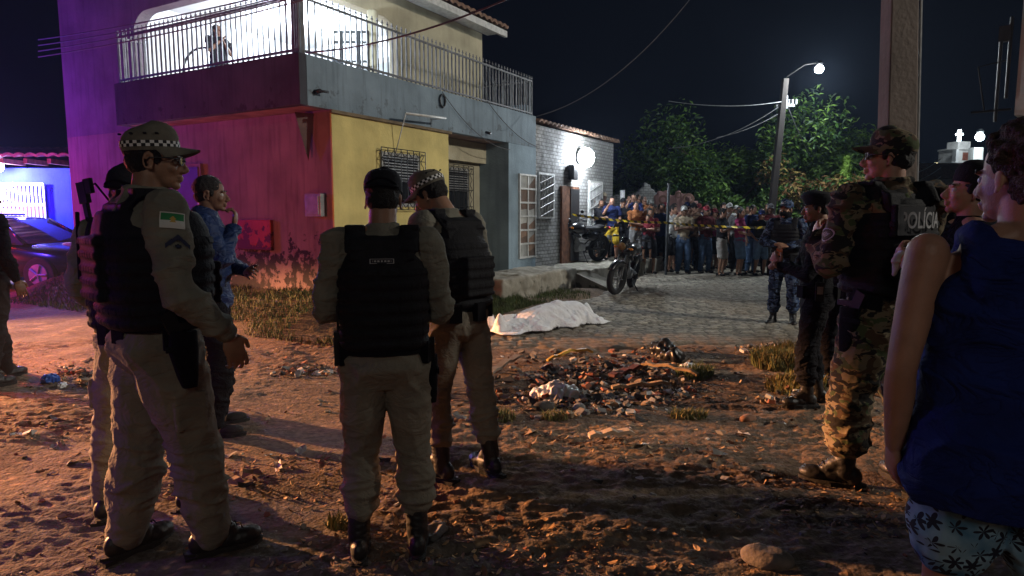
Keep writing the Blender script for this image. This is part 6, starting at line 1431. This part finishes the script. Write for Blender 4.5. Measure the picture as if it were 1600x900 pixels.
# ================================================================== GRASS
def grass(name, spots, n, h0, h1, cols, label, seed):
    rr_ = random.Random(seed); g = Geo()
    for i in range(n):
        x, y = spots(rr_); z = gz(x, y) if rm_(x, y) < .5 else -.02
        h = rr_.uniform(h0, h1); a = rr_.uniform(0, 6.28); w_ = rr_.uniform(.003, .007); b_ = rr_.uniform(.1, .8)*h; d = V3(math.cos(a), math.sin(a), 0); q = V3(-d.y, d.x, 0)*w_; p = V3(x, y, z-.01)
        g.add([p-q, p+q, p+d*b_*.35+V3(0, 0, h*.6)+q*.7, p+d*b_*.35+V3(0, 0, h*.6)-q*.7, p+d*b_+V3(0, 0, h)], [(0, 1, 2, 3), (3, 2, 4)], rr_.randrange(len(cols)))
    tag(build(g, name, cols), label, 'grass', kind='stuff')
GC = [mat('grass_green', (.06, .10, .025), .8, .3, 5, 0), mat('grass_olive', (.12, .14, .04), .8, .3, 5, 0), mat('grass_dry', (.26, .21, .08), .8, .3, 5, 0)]
def sp_bank(r):
    while True:
        if r.random() < .62: s, t = r.uniform(.4, 4.2), -r.random()**1.0*1.5-.02
        else: s, t = .5-r.random()*1.25, r.uniform(-1.2, 6.6)
        if math.sin(s*3.1+t*1.7)+math.sin(t*4.3-s*2.2) > -1.1+r.random()*.5: p = hp(s, t); return p.x, p.y
grass('grass', sp_bank, 30000, .03, .10, [GC[0], GC[0], GC[1]], 'short green grass bank along the foot of the corner house', 3)
def sp_cir(cx, cy, rx, ry):
    def f(r):
        a = r.uniform(0, 6.28); q = r.random()**.7; p = gnd(cx+rx*q*math.cos(a), cy+ry*q*math.sin(a)); return p.x, p.y
    return f
grass('grass_tuft', sp_cir(1225, 568, 52, 16), 3200, .05, .17, [GC[1], GC[2], GC[1]], 'bright yellow green grass tuft left of the black uniformed officer', 4)
grass('grass_tuft', sp_cir(1245, 605, 50, 16), 1200, .03, .10, [GC[1], GC[2]], 'thin dry grass in front of the black uniformed officer', 5)
grass('grass_tuft', sp_cir(1085, 585, 30, 9), 500, .04, .12, [GC[0], GC[1]], 'green tuft at the right end of the rubble', 6)
grass('grass_tuft', sp_cir(775, 655, 30, 8), 350, .03, .09, [GC[2], GC[1]], 'yellow tuft right of the dark trouser leg', 7)
grass('grass_tuft', sp_cir(870, 655, 26, 6), 260, .03, .08, [GC[2], GC[1]], 'yellow tuft in front of the rubble', 8)
grass('grass_tuft', sp_cir(1075, 651, 30, 6), 300, .03, .08, [GC[2], GC[1]], 'small dry tuft right of the rubble', 9)
grass('grass_tuft', sp_cir(535, 820, 26, 10), 240, .02, .07, [GC[2], GC[2], GC[1]], 'dry straw tuft beside the left boot of the central officer', 10)
grass('grass_tuft', sp_cir(850, 462, 75, 7), 1800, .03, .10, [GC[0], GC[1]], 'low grass along the foot of the raised pavement', 11)
# dry leaf and straw litter over the dirt
rr = random.Random(31); g = Geo()
for i in range(5200):
    px, py = rr.uniform(-40, 1500), 540+360*rr.random()**1.1
    p = gnd(px, py)
    if math.sin(p.x*2.3+p.y*3.1)+math.sin(p.y*5.3-p.x*1.2) < -.3+rr.random()*.8: continue
    z = gz(p.x, p.y)+.006; r = rr.uniform(.008, .026); M_ = Euler((rr.uniform(-.6, .6), rr.uniform(-.6, .6), rr.uniform(0, 6.3))).to_matrix(); k = rr.uniform(.25, .7)
    V = [Vector((p.x, p.y, z))+M_ @ V3(a*r, b_*r*k, c*r) for a, b_, c in ((-1, 0, .1), (-.3, -.8, .0), (.6, -.7, .25), (1, 0, .5), (.5, .8, .2), (-.4, .7, 0))]
    g.add(V, [(0, 1, 2, 5), (2, 3, 4, 5)], rr.randrange(3))
tag(build(g, 'leaf_litter', [mat('leaf_tan', (.36, .22, .11), .9, .3, 9, 0), mat('leaf_brown', (.18, .10, .055), .9, .3, 9, 0), mat('leaf_pale', (.48, .34, .20), .9, .3, 9, 0)]), 'dry leaf and straw litter scattered over the bare dirt', 'leaf litter', kind='stuff')
# ================================================================== TREES
def leaf_mat(name, c):
    m = mat(name, c, .6, .35, 1.2, 0, spec=.3); m.node_tree.nodes['Principled BSDF'].inputs['Subsurface Weight'].default_value = 0; return m
LM = [leaf_mat('leaf_mid', (.045, .105, .02)), leaf_mat('leaf_dark', (.018, .045, .012)), leaf_mat('leaf_light', (.10, .18, .03))]
def tree(x, y, h, w_, label, seed, n=5200, mats=LM, lsz=.105, group='trees behind the crowd', cl_n=26):
    rr_ = random.Random(seed); o = empty('tree', (x, y, 0), rr_.uniform(0, 6), label, 'tree', group)
    g = Geo(); th = h*.42; tips = []
    g.tube([(0, 0, -.1), (.05*h*.2, .02, th*.5), (.03, .0, th)], [h*.035, h*.027, h*.021], 10)
    for k in range(7):
        a = k*2.4+rr_.uniform(-.4, .4); l = w_*.5*rr_.uniform(.6, 1.0); e = V3(math.cos(a)*l, math.sin(a)*l, th+(h-th)*rr_.uniform(.25, .85)); m_ = V3(math.cos(a)*l*.45, math.sin(a)*l*.45, th+(e.z-th)*.35)
        g.tube([(.03, 0, th*.9), m_, e], [h*.014, h*.010, h*.004], 6); tips += [e, m_.lerp(e, .6)]
        for q in range(2):
            a2 = a+rr_.uniform(-1, 1); e2 = e+V3(math.cos(a2), math.sin(a2), rr_.uniform(-.2, .7))*w_*.16; g.tube([m_.lerp(e, .7), e2], [h*.006, h*.002], 5); tips.append(e2)
    build(g, 'trunk', mat('bark', (.10, .075, .055), .95, .3, 8, .6, 40), o, smooth=True)
    cen = [(t+V3(rr_.uniform(-.3, .3), rr_.uniform(-.3, .3), rr_.uniform(-.2, .3)), w_*rr_.uniform(.09, .19)) for t in tips]+[(V3(rr_.uniform(-.4, .4)*w_, rr_.uniform(-.4, .4)*w_, th*.9+(h-th)*rr_.random()), w_*rr_.uniform(.07, .15)) for _ in range(cl_n-len(tips))]
    g = Geo()
    for i in range(int(n*1.7)):
        c, r = cen[rr_.randrange(len(cen))]; v = V3(rr_.gauss(0, 1), rr_.gauss(0, 1), rr_.gauss(0, .7)); v.normalize(); p = c+v*r*rr_.uniform(.55, 1.1)
        M_ = Euler((rr_.uniform(-.9, .9), rr_.uniform(-.9, .9), rr_.uniform(0, 6.3))).to_matrix(); s_ = lsz*rr_.uniform(.6, 1.3)
        g.add([p+M_ @ V3(-s_, 0, 0), p+M_ @ V3(0, -s_*.38, .02), p+M_ @ V3(s_, 0, -.03), p+M_ @ V3(0, s_*.38, .02)], [(0, 1, 2, 3)], rr_.randrange(len(mats)))
    build(g, 'crown', mats, o); return o
def tr(px, Y, top, w_, label, seed, **kw): p = at(px, 335, Y); return tree(p.x, Y, at(px, top, Y).z, w_, label, seed, **kw)
tr(985, 29, 268, 5.5, 'dark tree rising beyond the ruined grey wall', 1, n=4200)
tr(1060, 27, 244, 6.0, 'large dark tree behind the middle of the crowd', 2, n=6000)
tr(1140, 25, 226, 6.0, 'tall tree with green lit lower leaves left of the slender pole', 3, n=7000)
tr(1215, 30, 258, 6.0, 'dark tree directly behind the slender pole', 4, n=5000)
tr(1262, 24, 226, 3.9, 'bright green lit tree right of the slender pole', 5, n=4200, mats=[LM[0], LM[2], LM[2]])
tr(1345, 33, 270, 4.6, 'small tree close to the massive concrete pole', 6, n=3000)
tr(1150, 22.5, 292, 3.0, 'low leafy shrub tree just behind the right part of the crowd', 7, n=3000, mats=[LM[0], LM[2]])
tr(1275, 21.8, 262, 2.6, 'reddish brown leaved bush right of the slender pole', 8, n=2400, mats=[mat('leaf_rust', (.22, .11, .04), .7, .3, 3, 0), LM[0], mat('leaf_ochre', (.26, .19, .05), .7, .3, 3, 0)])
g = Geo(); rr = random.Random(9); p = at(1318, 335, 20.5); o = empty('cypress', (p.x, 20.5, 0), 0, 'slim bright green conical tree right of the lit tree', 'tree'); zt = at(1318, 246, 20.5).z
for i in range(1800):
    z = rr.uniform(.9, zt); r = .33*(1-((z-.9)/(zt-.9))**1.4)+.05; a = rr.uniform(0, 6.28); r *= rr.uniform(.5, 1); c = V3(r*math.cos(a), r*math.sin(a), z); M_ = Euler((rr.uniform(-1, 1), rr.uniform(-1, 1), a)).to_matrix()
    g.add([c+M_ @ V3(-.07, 0, 0), c+M_ @ V3(0, -.02, 0), c+M_ @ V3(.03, 0, .09), c+M_ @ V3(0, .02, 0)], [(0, 1, 2, 3)])
build(g, 'crown', mat('leaf_lime', (.20, .34, .05), .6, .2, 4, 0), o); g = Geo(); g.tube([(0, 0, -.1), (0, 0, zt*.8)], [.06, .02], 8); build(g, 'trunk', MATS['bark'], o)
# ================================================================== HAZE (faint night air that glows round the lamps)
g = Geo(); g.box(-30, 32, -12, 90, -1.2, 14)
me = g.mesh('haze'); hz = bpy.data.objects.new('haze', me); COL.objects.link(hz); hz['kind'] = 'stuff'
m = bpy.data.materials.new('haze_air'); m.use_nodes = True; nt = m.node_tree; nt.nodes.clear(); o_ = nt.nodes.new('ShaderNodeOutputMaterial'); v = nt.nodes.new('ShaderNodeVolumePrincipled')
v.inputs['Color'].default_value = (.55, .7, 1, 1); v.inputs['Density'].default_value = .0008; v.inputs['Anisotropy'].default_value = .5; nt.links.new(v.outputs[0], o_.inputs['Volume']); me.materials.append(m)
